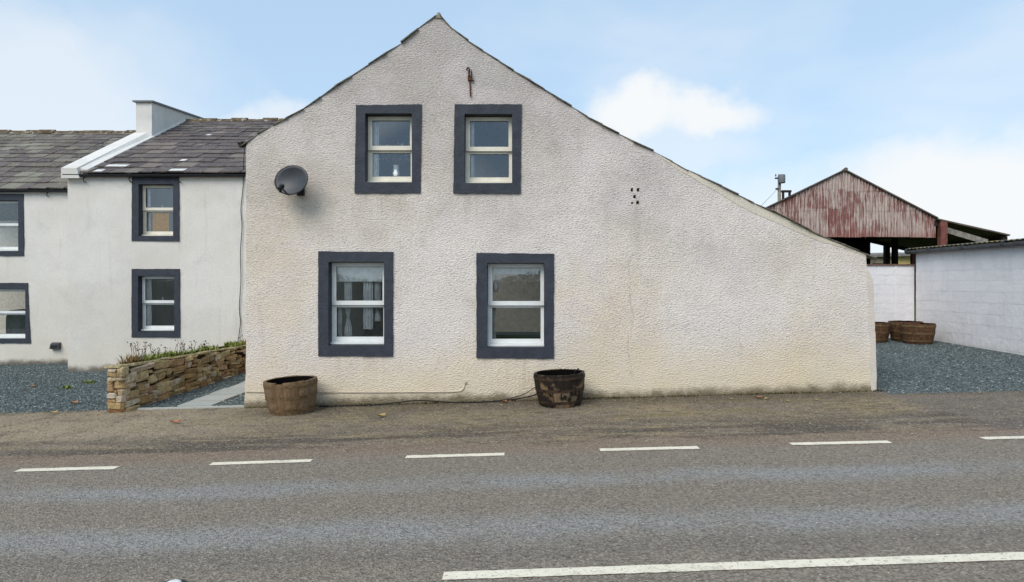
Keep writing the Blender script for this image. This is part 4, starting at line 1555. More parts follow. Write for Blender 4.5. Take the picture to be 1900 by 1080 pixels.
zb = G(RXF, 9.5) - .03
b = MB().hexa([(RXF - RW, rwY0 + .05, zb - .1), (RXF - .045, rwY0 + .05, zb - .1), (RXF - .045, rwY1, zb - .1), (RXF - RW, rwY1, zb - .1),
               (RXF - RW, rwY0 + .05, .44), (RXF - .045, rwY0 + .05, .44), (RXF - .045, rwY1, .33), (RXF - RW, rwY1, .33)])
b.build('core', M['mortar'], rw)
stone_me = []
for k in range(9):
    r = random.Random(70 + k)
    bm = bmesh.new()
    bmesh.ops.create_cube(bm, size=1.0)
    for v in bm.verts:
        v.co += Vector((r.uniform(-.09, .09), r.uniform(-.11, .11), r.uniform(-.14, .14)))
    bmesh.ops.bevel(bm, geom=bm.edges[:], offset=0.15, segments=1, affect='EDGES', profile=0.6)
    for v in bm.verts:
        v.co += Vector((r.uniform(-.03, .03), r.uniform(-.03, .03), r.uniform(-.03, .03)))
    bmesh.ops.triangulate(bm, faces=[f for f in bm.faces if len(f.verts) > 4])
    me = bpy.data.meshes.new('rubble_stone')
    bm.to_mesh(me); bm.free()
    me.materials.append(M['rubble'])
    stone_me.append(me)


def pack(n_u, n_v, big, seed, vmax=None):
    r = random.Random(seed)
    occ = np.zeros((n_u, n_v), bool)
    res = []
    for v in range(n_v):
        for u in range(n_u):
            if occ[u, v]: continue
            w = r.choice([2, 2, 3, 3, 4, 5, 6, 7]) + (r.choice([0, 1, 2, 3]) if u < big else 0)
            h = r.choice([1, 1, 2, 2, 2, 3]) + (r.choice([0, 1]) if u < big else 0)
            while u + w > n_u or occ[u:u + w, v].any():
                w -= 1
            h = min(h, n_v - v)
            while occ[u:u + w, v:v + h].any(): h -= 1
            if n_v - v - h == 1 and h < 4 and not occ[u:u + w, v:v + h + 1].any(): h += 0
            if w == 1 and u > 0: w = 1
            occ[u:u + w, v:v + h] = True
            res.append((u, v, w, h))
    return res


CU, CV = 0.066, 0.042
nU = int((rwY1 - rwY0 - .08) / CU)
nV = 15
rr = random.Random(2)
for (u, v, w, h) in pack(nU, nV, 30, 4):
    y0, y1 = rwY0 + .05 + u * CU, rwY0 + .05 + (u + w) * CU
    ym = (y0 + y1) / 2
    hh = (rtop(ym) - .03 - zb) / nV
    z0, z1 = zb + v * hh, zb + (v + h) * hh
    lean = -0.045 * (v / nV)
    prj = rr.uniform(-.035, .04)
    link('stone', rr.choice(stone_me), rw, (RXF - .07 + prj + lean, ym, (z0 + z1) / 2), (rr.uniform(-.09, .09), rr.uniform(-.12, .12), rr.uniform(-.10, .10)),
         (.17, (y1 - y0) * rr.uniform(.93, 1.06), (z1 - z0) * rr.uniform(.9, 1.06)))
# near end of the wall, facing the road
nE = 5
for (u, v, w, h) in pack(nE, nV, 0, 9):
    x0, x1 = RXF - RW + .005 + u * (RW - .01) / nE, RXF - RW + .005 + (u + w) * (RW - .01) / nE
    hh = (rtop(rwY0) - .03 - zb) / nV
    z0, z1 = zb + v * hh, zb + (v + h) * hh
    link('stone', rr.choice(stone_me), rw, ((x0 + x1) / 2, rwY0 + .06 + rr.uniform(-.02, .03), (z0 + z1) / 2), (rr.uniform(-.05, .05), rr.uniform(-.05, .05), rr.uniform(-.06, .06)),
         ((x1 - x0) * 1.05, .16, (z1 - z0) * 1.06))
y = rwY0 - .01
M['coping'] = plain('coping_stone', srgb(178, 164, 126), 0.95, 0.15, 0.35, 14, bump=0.01)
cop = []
for me in stone_me[:4]:
    c = me.copy(); c.materials.clear(); c.materials.append(M['coping']); cop.append(c)
while y < rwY1:
    L = rr.uniform(.25, .5)
    link('coping_stone', rr.choice(cop), rw, (RXF - RW / 2 - .03 + rr.uniform(-.01, .02), y + L / 2, rtop(y + L / 2) - .01), (-.026 + rr.uniform(-.01, .01), rr.uniform(-.02, .02), rr.uniform(-.04, .04)), (RW + .02, L * 1.03, .042))
    y += L
b = MB().hexa([(RXF - RW + .02, 9.75, .42), (RXF - .10, 9.75, .42), (RXF - .10, rwY1, .3), (RXF - RW + .02, rwY1, .3), (RXF - RW + .04, 9.8, .52), (RXF - .12, 9.8, .52), (RXF - .12, rwY1, .405), (RXF - RW + .04, rwY1, .405)])
b.build('soil', M['soil'], rw)

# weeds on the wall, each clump its own thing
M['stem_dark'] = plain('seed_head', srgb(78, 68, 52), 0.9, 0.1, 0.3, 30)


def weed(px, h, n, kind, label, y_hint=None):
    # find the point on the wall top on this photo column
    y = 9.6
    for k in range(200):
        yy = 9.6 + k * 0.025
        if CX + F * (RXF - .15) / yy >= px:
            y = yy; break
    c = Vector((RXF - .15, y, rtop(y) + .015))
    r = random.Random(int(px))
    t = thing('weed', c, label, 'weed', 'weeds growing on the rubble wall')
    b = MB()
    for k in range(int(n * 1.7)):
        base = c + Vector((r.uniform(-.07, .07), r.uniform(-.18, .18), -.02))
        a = r.uniform(0, 6.28)
        hh = h * r.uniform(.25, 1.0) ** 1.4
        lean = hh * r.uniform(.1, .8)
        d = Vector((math.cos(a), math.sin(a), 0))
        w = r.uniform(.004, .009) if kind != 'leafy' else r.uniform(.010, .022)
        s = Vector((-d.y, d.x, 0)) * w
        m_ = base + d * lean * .35 + Vector((0, 0, hh * .6))
        tip = base + d * lean + Vector((0, 0, hh))
        b.add([base - s * .6, base + s * .6, m_ + s, m_ - s, tip], [(0, 1, 2, 3), (3, 2, 4)])
    b.build('leaves', M['leaf_green'] if kind != 'dry' else M['leaf_dry'], t)
    if kind in ('seed', 'dry'):
        st, hd = MB(), MB()
        for k in range(5 if kind == 'seed' else 2):
            base = c + Vector((r.uniform(-.05, .05), r.uniform(-.16, .16), 0))
            tip = base + Vector((r.uniform(-.05, .05), r.uniform(-.05, .05), h * r.uniform(.7, 1.9)))
            st.tube([base, base.lerp(tip, .5) + Vector((.01, 0, 0)), tip], .0035, 4)
            for q in range(4):
                p = tip + Vector((r.gauss(0, .02), r.gauss(0, .02), r.gauss(0, .02)))
                s = r.uniform(.006, .013)
                hd.add([p + Vector((s, 0, 0)), p + Vector((-s, 0, 0)), p + Vector((0, s, 0)), p + Vector((0, -s, 0)), p + Vector((0, 0, s)), p + Vector((0, 0, -s))],
                       [(0, 2, 4), (2, 1, 4), (1, 3, 4), (3, 0, 4), (2, 0, 5), (1, 2, 5), (3, 1, 5), (0, 3, 5)])
        st.build('stem', M['stem_dark'], t)['kind'] = 'stuff'
        hd.build('seed_heads', M['stem_dark'], t)['kind'] = 'stuff'


weed(236, .17, 60, 'dry', 'brown dry grass tuft at the near end of the rubble wall top')
weed(250, .14, 60, 'dry', 'dry grass tuft second from the near end of the rubble wall top')
weed(262, .15, 50, 'seed', 'weed with the tallest dark seed heads near the front of the rubble wall')
weed(276, .13, 50, 'seed', 'dark seed head weed left of the leafy clump on the rubble wall')
weed(291, .11, 50, 'seed', 'low dark weed just left of the leafy green clump on the wall')
weed(309, .12, 90, 'leafy', 'leafy bright green clump in the middle of the rubble wall top')
weed(324, .12, 60, 'seed', 'seeding weed just right of the leafy middle clump on the wall')
weed(342, .11, 60, 'seed', 'thin brown weed with short seed stems right of middle on the wall')
weed(357, .10, 50, 'seed', 'low seeding weed on the rubble wall right under the window corner')
weed(374, .13, 50, 'seed', 'weed with fine tall seed stems two thirds along the wall')
weed(390, .12, 50, 'leafy', 'green leaf clump two thirds along the rubble wall top')
weed(410, .05, 60, 'leafy', 'low green moss like clump on the far part of the rubble wall')
weed(428, .13, 110, 'leafy', 'dense bright green clump beside the cable near the house corner')
weed(441, .12, 80, 'leafy', 'green clump at the foot of the hanging cable')
weed(450, .14, 50, 'dry', 'reddish dry tuft on the wall against the gable house corner')


# ------------------------------------------------------------------ half barrels
def barrel_proto(name, label, wood, hoop, group, n=22, Hb=0.44, r0=0.275, r1=0.345):
    t = thing(name, (0, 0, 0), label, 'planter', group)
    R = lambda z: r0 + (r1 - r0) * (math.sin(min(z / Hb, 1) * math.pi / 2) ** 0.9 if z > 0 else 0)
    half = math.pi / n
    vs, fs = [], []
    zs = [0, .08, .18, .28, .36, Hb]
    for z in zs:
        for rr_, a in ((R(z), -half * .975), (R(z) + .003, 0), (R(z), half * .975), (R(z) - .032, half * .97), (R(z) - .032, -half * .97)):
            vs.append((rr_ * math.cos(a), rr_ * math.sin(a), z))
    for i in range(len(zs) - 1):
        for j in range(5):
            j2 = (j + 1) % 5
            fs.append((i * 5 + j, i * 5 + j2, i * 5 + 5 + j2, i * 5 + 5 + j))
    k = (len(zs) - 1) * 5
    fs += [(k, k + 1, k + 2, k + 3, k + 4), (4, 3, 2, 1, 0)]
    me = mesh_of('stave', vs, fs, wood)
    r = random.Random(3)
    for i in range(n):
        link('stave', me, t, (0, 0, r.uniform(-.004, .003)), (0, 0, 2 * math.pi * i / n), (1 + r.uniform(-.012, .012),) * 2 + (1,), local=True)
    for z0, z1 in ((.05, .085), (.21, .25), (.37, .405)):
        q = MB().lathe([(R(z0) + .002, z0), (R(z0) + .008, z0), (R(z1) + .008, z1), (R(z1) + .002, z1)], 40)
        link('hoop', mesh_of('hoop', q.v, q.f, hoop, False), t, local=True)
    q = MB().lathe([(R(Hb - .14) - .044, Hb - .15), (R(Hb - .07) - .044, Hb - .07), (R(Hb) - .042, Hb - .006)], 32)  # black inner ring added so the barrel mouth looks shaded
    link('shade_lining', mesh_of('shade_lining', q.v, q.f, M['black'], True), t, local=True)
    vs, fs = [(0, 0, Hb - .1)], []
    for i in range(3):
        for j in range(28):
            a = 2 * math.pi * j / 28
            rr_ = (R(Hb - .1) - .03) * (i + 1) / 3
            vs.append((rr_ * math.cos(a), rr_ * math.sin(a), Hb - .12 + .03 * noise.noise(Vector((rr_ * math.cos(a) * 9, rr_ * math.sin(a) * 9, 0)))))
    for j in range(28):
        fs.append((0, 1 + j, 1 + (j + 1) % 28))
        for i in range(2):
            fs.append((1 + i * 28 + j, 1 + (i + 1) * 28 + j, 1 + (i + 1) * 28 + (j + 1) % 28, 1 + i * 28 + (j + 1) % 28))
    link('soil', mesh_of('soil', vs, fs, M['soil'], True), t, local=True)
    return t


def copy_tree(o, label=None):
    c = o.copy(); COL.objects.link(c)
    for ch in list(o.children):
        d = ch.copy(); COL.objects.link(d); d.parent = c
    if label: c['label'] = label
    return c


GRP = 'half barrel planters'
bp = barrel_proto('half_barrel', 'brown half barrel planter at the left foot of the gable wall', M['wood'], M['hoop'], GRP)
# notch in the front rim of the first barrel: one stave broken lower
def place(o, x, y, rz=0, sc=1.0, tilt=0.0, dz=0.0):
    o.location = (x, y, G(x, y) + .004 + dz)
    o.rotation_euler = (0, tilt, rz)
    o.scale = (sc, sc, sc)


B1 = (542.5 - CX) * 9.2 / F
place(bp, B1, 9.2, 0.3, 1.0, -0.055)
for lab, px, Yb, sc, rz in [('half barrel partly hidden by the right corner of the gable house', 1620, 15.5, 1.0, 1.0),
                            ('half barrel behind the nearer one in the block wall corner', 1680, 15.55, 1.0, 2.0),
                            ('nearest half barrel in the block wall corner of the yard', 1702.5, 15.0, 1.0, 0.4)]:
    o = copy_tree(bp, lab)
    for ch in o.children:
        if ch.name.startswith('stave'):
            ch.material_slots[0].link = 'OBJECT'
            ch.material_slots[0].material = M['wood_back']
    place(o, (px - CX) * Yb / F, Yb, rz, sc, 0)
bp2 = barrel_proto('half_barrel', 'rotten dark half barrel planter under the right ground floor window', M['wood_wet'], M['hoop_dark'], GRP)
B2 = (1040 - CX) * 9.2 / F
place(bp2, B2, 9.2, 0.1, 0.99, -0.045)
st = [c for c in bp.children if c.name.startswith('stave')]
for c in st:
    a = c.rotation_euler.z
    w = (a + 0.3) % (2 * math.pi)
    if abs(w - 4.62) < .16:
        c.scale.z = 0.955
# twig in the dark barrel
q = Vector((B2 + .18, 9.25, G(B2, 9.2) + .36))
tag(MB().tube([q, q + Vector((.02, 0, .08)), q + Vector((.07, -.02, .13))], .008, 5).build('twig', M['cable']), 'black stub of hose sticking up from the dark half barrel', 'hose')

# ------------------------------------------------------------------ block wall shed at the right
SX = 9.55
sh = thing('block_shed', (SX + .1, 13.2, G(SX, 13.2)), 'long pale painted block shed at the right edge with mossy roof', 'shed')
sy0, sy1 = 8.6, 16.15
TOP = 2.38
MB().box(SX + .0070, sy0, -.1, SX + .2, sy1, TOP + .075).build('wall_core', M['block'], sh)
MB().box(SX + .2, sy0, -.1, SX + 5.0, sy0 + .2, TOP).build('end_wall', M['block'], sh)
bm = bmesh.new()
bmesh.ops.create_cube(bm, size=1.0)
block_me = bpy.data.meshes.new('block')
bm.to_mesh(block_me); bm.free()
block_me.materials.append(M['block'])
z = TOP - .225 * 11
for r in range(11):
    y = sy1 - (0.225 if r % 2 else 0.0)
    if r % 2: link('block', block_me, sh, (SX + .05, sy1 - .11, z + .1125), (0, 0, 0), (.094, .213, .218))
    while y - .45 > 10.3:
        d = random.uniform(-.0018, .0018)
        link('block', block_me, sh, (SX + .05 + d, y - .225, z + .1125), (random.uniform(-.002, .002), random.uniform(-.004, .004), 0), (.0965, .4455, .2205))
        y -= .45
    z += .225
# corrugated roof sheet with its mossy edge, gutter below
vs, fs = [], []
ny = 420
for i in range(ny + 1):
    y = sy0 - .2 + (sy1 - sy0 + .4) * i / ny
    w = .009 * math.sin(y * 2 * math.pi / .146)
    for x, z in ((SX - .13, TOP + .085), (SX + 5.2, TOP + .30)):
        vs.append((x, y, z + w)); vs.append((x, y, z + w + .012))
for i in range(ny):
    a = i * 4
    fs += [(a, a + 4, a + 6, a + 2), (a + 1, a + 3, a + 7, a + 5), (a, a + 1, a + 5, a + 4)]
link('roof', mesh_of('roof', vs, fs, M['asbestos'], False), sh)
y = sy0 - .1
while y < sy1:
    L = 1.15
    ye_ = min(y + L, sy1 + .15)
    vs, fs = [], []
    for yy in (y, ye_ - .01):
        for a_, b_ in prof:
            vs.append((SX - .11 + a_ * 1.25, yy, TOP + .045 + b_ * 1.5))
        for a_, b_ in reversed(prof):
            vs.append((SX - .11 + a_ * 1.08, yy, TOP + .045 + b_ * 1.3))
    n_ = 14
    for i in range(n_):
        fs.append((i, (i + 1) % n_, n_ + (i + 1) % n_, n_ + i))
    link('gutter', mesh_of('gutter', vs, fs, M['gutter']), sh)
    # union band at the joint
    MB().tube([(SX - .11, ye_ - .05, TOP + .03), (SX - .11, ye_ + .02, TOP + .03)], .068, 10).build('gutter_joint', M['gutter_black'], sh)
    y = ye_

# lower back wall of the yard
bw = thing('yard_wall', (8.0, 16.2, G(8, 16.2)), 'low pale block wall closing the back of the gravel yard', 'wall')
BY = 16.2
bt = 2.07
MB().box(4.9, BY + .0075, -.1, SX - .004, BY + .2, bt).build('wall_core', M['block'], bw)
z = bt - .225 * 9
for r in range(9):
    x = SX - .004 - (0.225 if r % 2 else 0.0)
    if r % 2: link('block', block_me, bw, (SX - .115, BY + .05, z + .1125), (0, 0, 0), (.213, .094, .218))
    while x - .45 > 5.3:
        link('block', block_me, bw, (x - .225, BY + .05 + random.uniform(-.0018, .0018), z + .1125), (0, 0, random.uniform(-.003, .003)), (.4455, .0965, .2205))
        x -= .45
    z += .225
M['rust_trim'] = plain('rust_trim', srgb(116, 92, 80), 0.9, 0.2, 0.3)
MB().box(4.9, BY - .03, bt, SX - .004, BY + .22, bt + .035).build('coping', M['rust_trim'], bw)
x = P(1662, 0, BY).x
MB().box(x - .03, BY - .012, .2, x + .03, BY + .004, bt).build('joint_strip', M['block'], bw)

# ------------------------------------------------------------------ red barn
BF = 33.0
ap = P(1567, 316, BF); er = P(1737, 404, BF); el = P(1385, 404, BF)
zbot = P(0, 440, BF).z
barn = thing('red_barn', (ap.x, BF, G(ap.x, BF)), 'open farm barn with flaking red corrugated gable behind the yard', 'barn')
slope_z = lambda x: ap.z - (ap.z - er.z) * (x - ap.x) / (er.x - ap.x) if x > ap.x else ap.z - (ap.z - el.z) * (ap.x - x) / (ap.x - el.x)
x = el.x + .05
col_i = 0
rows = [(zbot, P(0, 386, BF).z), (P(0, 386, BF).z - .06, P(0, 350, BF).z), (P(0, 350, BF).z - .06, 9)]
rr = random.Random(12)
while x < er.x - .1:
    wd = 0.78
    xe = min(x + wd + .04, er.x - .03)
    off = rr.uniform(-.12, .12)
    for ri, (za, zc) in enumerate(rows):
        za_ = za + (off if ri else rr.uniform(-.03, .02))
        zc_ = zc + off
        vs, fs = [], []
        ns_ = 26
        ok = False
        for i in range(ns_ + 1):
            xx = x + (xe - x) * i / ns_
            t_ = min(zc_, slope_z(xx) - .04)
            bz = min(za_, t_)
            if t_ - za_ > .1: ok = True
            yy = BF + .034 * math.sin(xx * 2 * math.pi / .15) - ri * .012 - (col_i % 2) * .006
            vs += [(xx, yy, bz), (xx, yy, t_)]
        for i in range(ns_):
            fs.append((2 * i, 2 * i + 2, 2 * i + 3, 2 * i + 1))
        if ok:
            link('corrugated_sheet', mesh_of('corrugated_sheet', vs, fs, M['red_iron'], True), barn)
    x += wd
    col_i += 1
BB = 47.0
SKEW = 0.275                 # the barn stands askew: its ridge runs back to the right
sk = lambda y: SKEW * (y - BF)
lx1, lz1 = P(1872, 438, BF).x, P(0, 438, BF).z


def roof_slab(name, x0, z0, x1, z1, y0, y1, th, mat, parent):
    a, c = sk(y0), sk(y1)
    return MB().hexa([(x0 + a, y0, z0), (x1 + a, y0, z1), (x1 + c, y1, z1), (x0 + c, y1, z0), (x0 + a, y0, z0 + th), (x1 + a, y0, z1 + th), (x1 + c, y1, z1 + th), (x0 + c, y1, z0 + th)]).build(name, mat, parent)


M['barge'] = plain('barge_edge', srgb(104, 92, 84), 0.85, 0.2, 0.3, 2)
roof_slab('roof', ap.x, ap.z - .02, er.x + .06, er.z - .06, BF - .14, BB, .07, M['barge'], barn)
roof_slab('roof', el.x - .2, el.z - .12, ap.x, ap.z - .02, BF - .14, BB, .07, M['barge'], barn)
roof_slab('lean_to_roof', er.x + .0, er.z - .10, lx1, lz1, BF - .14, BB, .07, M['barge'], barn)
MB().tube([(ap.x, BF - .15, ap.z + .03), (ap.x + sk(BB), BB, ap.z + .03)], .09, 8).build('ridge_cap', M['barge'], barn)
gz_ = lambda x, y: G(x, y) - .1
px_ = P(1749, 0, BF).x
MB().box(px_ - .16, BF - .12, gz_(px_, BF), px_ + .16, BF + .15, P(0, 410, BF).z).build('stanchion', M['red_steel'], barn)
for x_, y_ in ((el.x + .2, BF + .1), (el.x + .2, 40), (el.x + .2, 46.5), (er.x, 40), (er.x, 46.5), (lx1 - .2, 40), (lx1 - .2, 46.5), (lx1 - .2, BF + .2)):
    zt = slope_z(x_) - .15 if x_ <= er.x else lz1 - .02
    xx = x_ + sk(y_)
    MB().box(xx - .13, y_ - .13, gz_(xx, y_), xx + .13, y_ + .13, zt).build('post', M['dark_timber'], barn)
xx = P(1646, 0, 46.5).x
MB().box(xx - .16, 46.4, gz_(xx, 46.5), xx + .16, 46.7, 4.4).build('post', M['dark_timber'], barn)
xx = P(1694, 0, 44).x
MB().box(xx - .12, 43.9, gz_(xx, 44), xx + .12, 44.1, 3.9).build('post', M['red_steel'], barn)
MB().box(el.x, BF + .1, zbot - .02, er.x, BF + .3, zbot + .2).build('tie_beam', M['dark_timber'], barn)
def skew_beam(name, x, z0, z1, w):
    MB().hexa([(x - w, BF, z0), (x + w, BF, z0), (x + w + sk(BB), BB, z0), (x - w + sk(BB), BB, z0), (x - w, BF, z1), (x + w, BF, z1), (x + w + sk(BB), BB, z1), (x - w + sk(BB), BB, z1)]).build(name, M['dark_timber'], barn)


skew_beam('eave_beam', er.x, er.z - .4, er.z - .14, .1)
skew_beam('eave_beam', lx1 - .2, lz1 - .2, lz1 - .02, .1)
a, b_ = P(1756, 424, BF + .1), P(1832, 449, BF + .1)
MB().hexa([(a.x, BF + .05, a.z - .22), (b_.x, BF + .05, b_.z - .16), (b_.x, BF + .15, b_.z - .16), (a.x, BF + .15, a.z - .22), (a.x, BF + .05, a.z + .06), (b_.x, BF + .05, b_.z + .12), (b_.x, BF + .15, b_.z + .12), (a.x, BF + .15, a.z + .06)]).build('rafter', M['grey_timber'], barn)
# closed back end and left side keep the inside dark; the lean-to is open at the back
o_ = sk(BB)
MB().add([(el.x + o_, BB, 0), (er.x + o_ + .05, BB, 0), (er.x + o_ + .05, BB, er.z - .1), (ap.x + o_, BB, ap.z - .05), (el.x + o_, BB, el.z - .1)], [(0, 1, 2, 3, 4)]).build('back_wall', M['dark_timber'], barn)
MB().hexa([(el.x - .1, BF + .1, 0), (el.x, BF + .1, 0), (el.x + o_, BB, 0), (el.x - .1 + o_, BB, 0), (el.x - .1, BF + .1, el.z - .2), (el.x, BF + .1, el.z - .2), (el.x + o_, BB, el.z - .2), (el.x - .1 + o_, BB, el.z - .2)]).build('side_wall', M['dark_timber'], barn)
# tie across the back of the lean-to
MB().hexa([(er.x + o_, BB - .1, er.z - .32), (lx1 + o_, BB - .1, lz1 - .25), (lx1 + o_, BB, lz1 - .25), (er.x + o_, BB, er.z - .32), (er.x + o_, BB - .1, er.z - .1), (lx1 + o_, BB - .1, lz1 - .02), (lx1 + o_, BB, lz1 - .02), (er.x + o_, BB, er.z - .1)]).build('rafter', M['dark_timber'], barn)

# farm shed beyond the barn
fs_ = thing('farm_shed', (33, 60, 1), 'small far shed with yellowish wall glimpsed under the barn roof', 'shed')
a, b_ = P(1585, 0, 60).x, P(1712, 0, 60).x
zt = P(0, 478, 60).z
M['ochre'] = plain('ochre_wall', srgb(190, 168, 110), 0.9, 0.2, 0.15, 1)
M['brown_wall'] = plain('weathered_boards', srgb(128, 116, 98), 0.9, 0.2, 0.3, 3)
mid = P(1653, 0, 60).x
MB().box(a, 60, 0, mid, 64, zt).build('wall', M['brown_wall'], fs_)
MB().box(mid + .01, 60.2, 0, b_, 64, zt + .15).build('wall', M['ochre'], fs_)
MB().hexa([(a - .3, 59.7, zt), (b_ + .3, 59.7, zt + .16), (b_ + .3, 64.3, zt + .16), (a - .3, 64.3, zt), (a - .3, 59.7, zt + .2), (b_ + .3, 59.7, zt + .36), (b_ + .3, 64.3, zt + .66), (a - .3, 64.3, zt + .5)]).build('roof', M['roof_iron'], fs_)
MB().box(mid - 1.6, 59.93, 0, mid - .1, 59.99, zt - .5).build('door', M['dark_timber'], fs_)

# utility pole with transformer
UY = 58.0
q = P(1446, 326, UY)
up = thing('utility_pole', (q.x, UY, G(q.x, UY)), 'wooden utility pole with transformer above the barn roof', 'utility pole')
MB().tube([(q.x, UY, G(q.x, UY) - .2), (q.x, UY, q.z)], .19, 10, .13).build('pole', M['grey_timber'], up, True)
a = P(1446, 333, UY)
MB().lathe([(0, -.36), (.26, -.36), (.28, -.3), (.28, .3), (.24, .36), (0, .38)], 14, (a.x + .08, UY - .34, a.z)).build('transformer', M['lead'], up, True)
MB().box(a.x - .42, UY - .2, a.z + .02, a.x + .36, UY - .08, a.z + .14).build('crossarm', M['dark_timber'], up)
for dx in (-.36, -.1, .28):
    MB().lathe([(0, 0), (.05, 0), (.07, .06), (.04, .1), (.06, .16), (0, .2)], 8, (a.x + dx, UY - .14, a.z + .14 + .1)).build('insulator', M['dish'], up, True)
MB().box(a.x - .3, UY - .12, P(0, 352, UY).z, a.x - .1, UY + .1, P(0, 349, UY).z).build('step', M['dish'], up)
MB().tube([P(1446, 347, UY), P(1430, 364, UY - 4), P(1408, 386, UY - 9)], .018, 4).build('stay_wire', M['cable'], up)
# small frame behind the barn roof
q0, q1 = P(1453, 357, 56), P(1465, 357, 56)
fr_ = thing('pole_frame', (q0.x, 56, 1), 'dark square timber frame above the left slope of the barn roof', 'frame')
for q in (q0, q1):
    MB().box(q.x - .07, 55.9, G(q.x, 56), q.x + .07, 56.1, q.z).build('post', M['dark_timber'], fr_)
MB().box(q0.x - .12, 55.88, q0.z, q1.x + .12, 56.12, q0.z + .17).build('rail', M['dark_timber'], fr_)

# ------------------------------------------------------------------ leaves, weeds and the road stud
def fallen_leaf(px, py, s, mat, label):
    q = gp(px, py)
    r = random.Random(int(px))
    a = r.uniform(0, 6.28)
    vs, fs = [], []
    n_ = 6
    for i in range(n_ + 1):
        t = i / n_
        w = math.sin(t * math.pi) ** .7 * .38 * (1 + .25 * math.sin(i * 2.4))
        z = .12 + .25 * (t - .5) ** 2 * 2
        vs += [((t - .5), -w, z + .12), ((t - .5), 0, z), ((t - .5), w, z + .16)]
    for i in range(n_):
        for k in (0, 1):
            fs.append((3 * i + k, 3 * i + 3 + k, 3 * i + 4 + k, 3 * i + 1 + k))
    o = link('fallen_leaf', mesh_of('fallen_leaf', vs, fs, mat, True), None, (q.x, q.y, q.z + .006), (0, 0, a), (s * .75,) * 3)
    tag(o, label, 'leaf', 'fallen leaves')


LO, LY = M['leaf_orange'], M['leaf_yellow']
for l in [(326, 787, .16, LO, 'long orange brown leaf on the verge left of the left barrel'),
          (936, 748, .13, LO, 'orange leaf against the wall foot left of the dark barrel'),
          (929, 754, .07, LY, 'tiny pale leaf just in front of the orange leaf left of the dark barrel'),
          (1408, 741, .14, LO, 'largest orange leaf by the wall foot right of the dark barrel'),
          (1423, 742, .09, LY, 'yellow leaf touching the largest orange leaf right of the dark barrel'),
          (1357, 742, .07, LY, 'small yellow leaf at the wall foot left of the largest orange leaf'),
          (1461, 746, .08, LY, 'pale leaf on the verge right of the largest orange leaf'),
          (1514, 744, .08, LY, 'yellow leaf nearest the right corner of the gable house'),
          (708, 775, .16, LY, 'yellow brown leaf on the verge between the two barrels'),
          (100, 769, .15, LY, 'pale leaf on the edge of the gravel at far left'),
          (62, 720, .16, LO, 'brown leaf on the gravel before the end cottage'),
          (138, 751, .17, LO, 'orange leaf on the gravel beside the rubble wall'),
          (1394, 751, .06, LY, 'speck of yellow leaf in front of the largest orange leaf')]:
    fallen_leaf(*l)


def small_weed(px, py, n, h, label, mat):
    q = gp(px, py)
    r = random.Random(int(px * 3))
    b = MB()
    for k in range(n):
        base = q + Vector((r.gauss(0, .05), r.gauss(0, .04), 0))
        a = r.uniform(0, 6.28); d = Vector((math.cos(a), math.sin(a), 0)); s = Vector((-d.y, d.x, 0)) * r.uniform(.006, .014)
        hh = h * r.uniform(.4, 1)
        tip = base + d * hh * .8 + Vector((0, 0, hh))
        b.add([base - s * .5, base + s * .5, base + d * hh * .4 + Vector((0, 0, hh * .6)) + s, base + d * hh * .4 + Vector((0, 0, hh * .6)) - s, tip], [(0, 1, 2, 3), (3, 2, 4)])
    o = b.build('ground_weed', mat)
    tag(o, label, 'weed', 'weeds sprouting from the gravel')


small_weed(168, 712, 40, .09, 'yellow green weed in the gravel nearer the cottage wall', M['leaf_green'])
small_weed(125, 722, 40, .09, 'yellow green weed in the gravel below the wall light', M['leaf_green'])

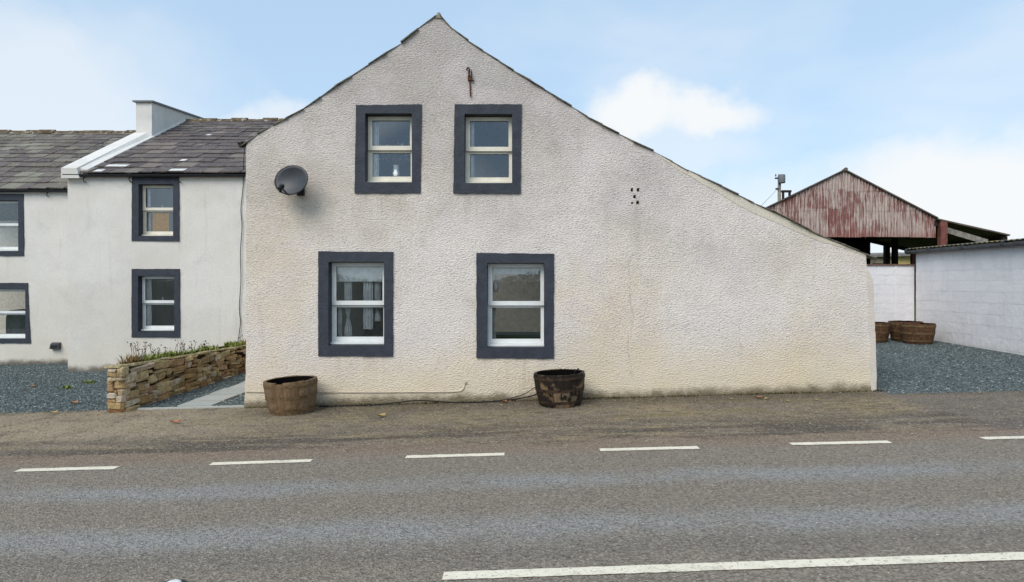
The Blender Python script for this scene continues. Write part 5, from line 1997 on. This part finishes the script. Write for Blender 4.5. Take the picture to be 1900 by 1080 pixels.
# moss and fine grass along the foot of the gable wall
r = random.Random(77)
b = MB()
for k in range(2600):
    x = r.uniform(LX, RX + .1)
    dens = 0.35 + 0.65 * max(0, noise.noise(Vector((x * 1.2, 0, 4))) + .4)
    if r.random() > dens: continue
    y = HF - abs(r.gauss(0, .035)) + .005
    z = G(x, y) + .004
    h = r.uniform(.008, .035)
    a = r.uniform(0, 6.28); d = Vector((math.cos(a), math.sin(a), 0)) * h * .8
    s = Vector((-d.y, d.x, 0)).normalized() * r.uniform(.004, .010)
    p = Vector((x, y, z))
    b.add([p - s, p + s, p + d + Vector((0, 0, h))], [(0, 1, 2)])
M['moss'] = plain('moss', srgb(84, 78, 46), 1.0, 0.05, 0.5, 9)
tag(b.build('moss_fringe', M['moss']), 'mossy fringe along the foot of the gable wall', None, None, 'stuff')

# cat's eye at the bottom edge of the picture
q = gp(322, 1087)
rs = thing('road_stud', (q.x, q.y, q.z), 'white reflecting road stud at the bottom edge of the road', 'road stud')
MB().lathe([(.075, 0), (.07, .008), (.05, .012), (0, .012)], 20, q).build('base', M['gasket'], rs)
MB().lathe([(.042, .012), (.04, .02), (.025, .026), (0, .027)], 18, q).build('reflector', M['upvc'], rs, True)

# ------------------------------------------------------------------ hedge across the road, behind the viewer, mirrored in the panes
hg = thing('hedge', (0, -5.2, G(0, -5.2)), 'field hedge across the road facing the houses', 'hedge')
rsd = np.random.RandomState(9)
NL = 34000
x = rsd.uniform(-26, 16, NL)
hgt = 1.9 + 0.35 * np.array([noise.noise(Vector((a * .5, 0, 0))) for a in x])
z = rsd.uniform(0, 1, NL) ** .7 * hgt
y = -5.0 + rsd.normal(0, .28, NL) - 0.1
c = np.stack([x, y, z], 1)
n1 = rsd.normal(size=(NL, 3)); n1 /= np.linalg.norm(n1, axis=1, keepdims=True)
n2 = np.cross(n1, rsd.normal(size=(NL, 3))); n2 /= np.linalg.norm(n2, axis=1, keepdims=True)
sz = rsd.uniform(.05, .11, (NL, 1))
V = np.stack([c - n1 * sz, c + n2 * sz * .5, c + n1 * sz, c - n2 * sz * .5], 1).reshape(-1, 3)
Fh = np.arange(NL * 4).reshape(-1, 4)
me = bpy.data.meshes.new('foliage')
me.from_pydata(V.tolist(), [], Fh.tolist())
me.materials.append(M['hedge'])
link('foliage', me, hg)
MB().hexa([(-26, -5.25, -1), (16, -5.25, -.2), (16, -4.95, -.2), (-26, -4.95, -1), (-26, -5.2, 1.7), (16, -5.2, 1.7), (16, -5.0, 1.7), (-26, -5.0, 1.7)]).build('twig_core', M['dark_timber'], hg)
b = MB()
for k in range(60):
    xx = -26 + k * .7
    b.tube([(xx, -5.1, G(xx, -5.1) - .05), (xx + .1, -5.15, .9), (xx - .05, -5.0, 1.6)], .03, 5, .012)
b.build('stems', M['dark_timber'], hg)
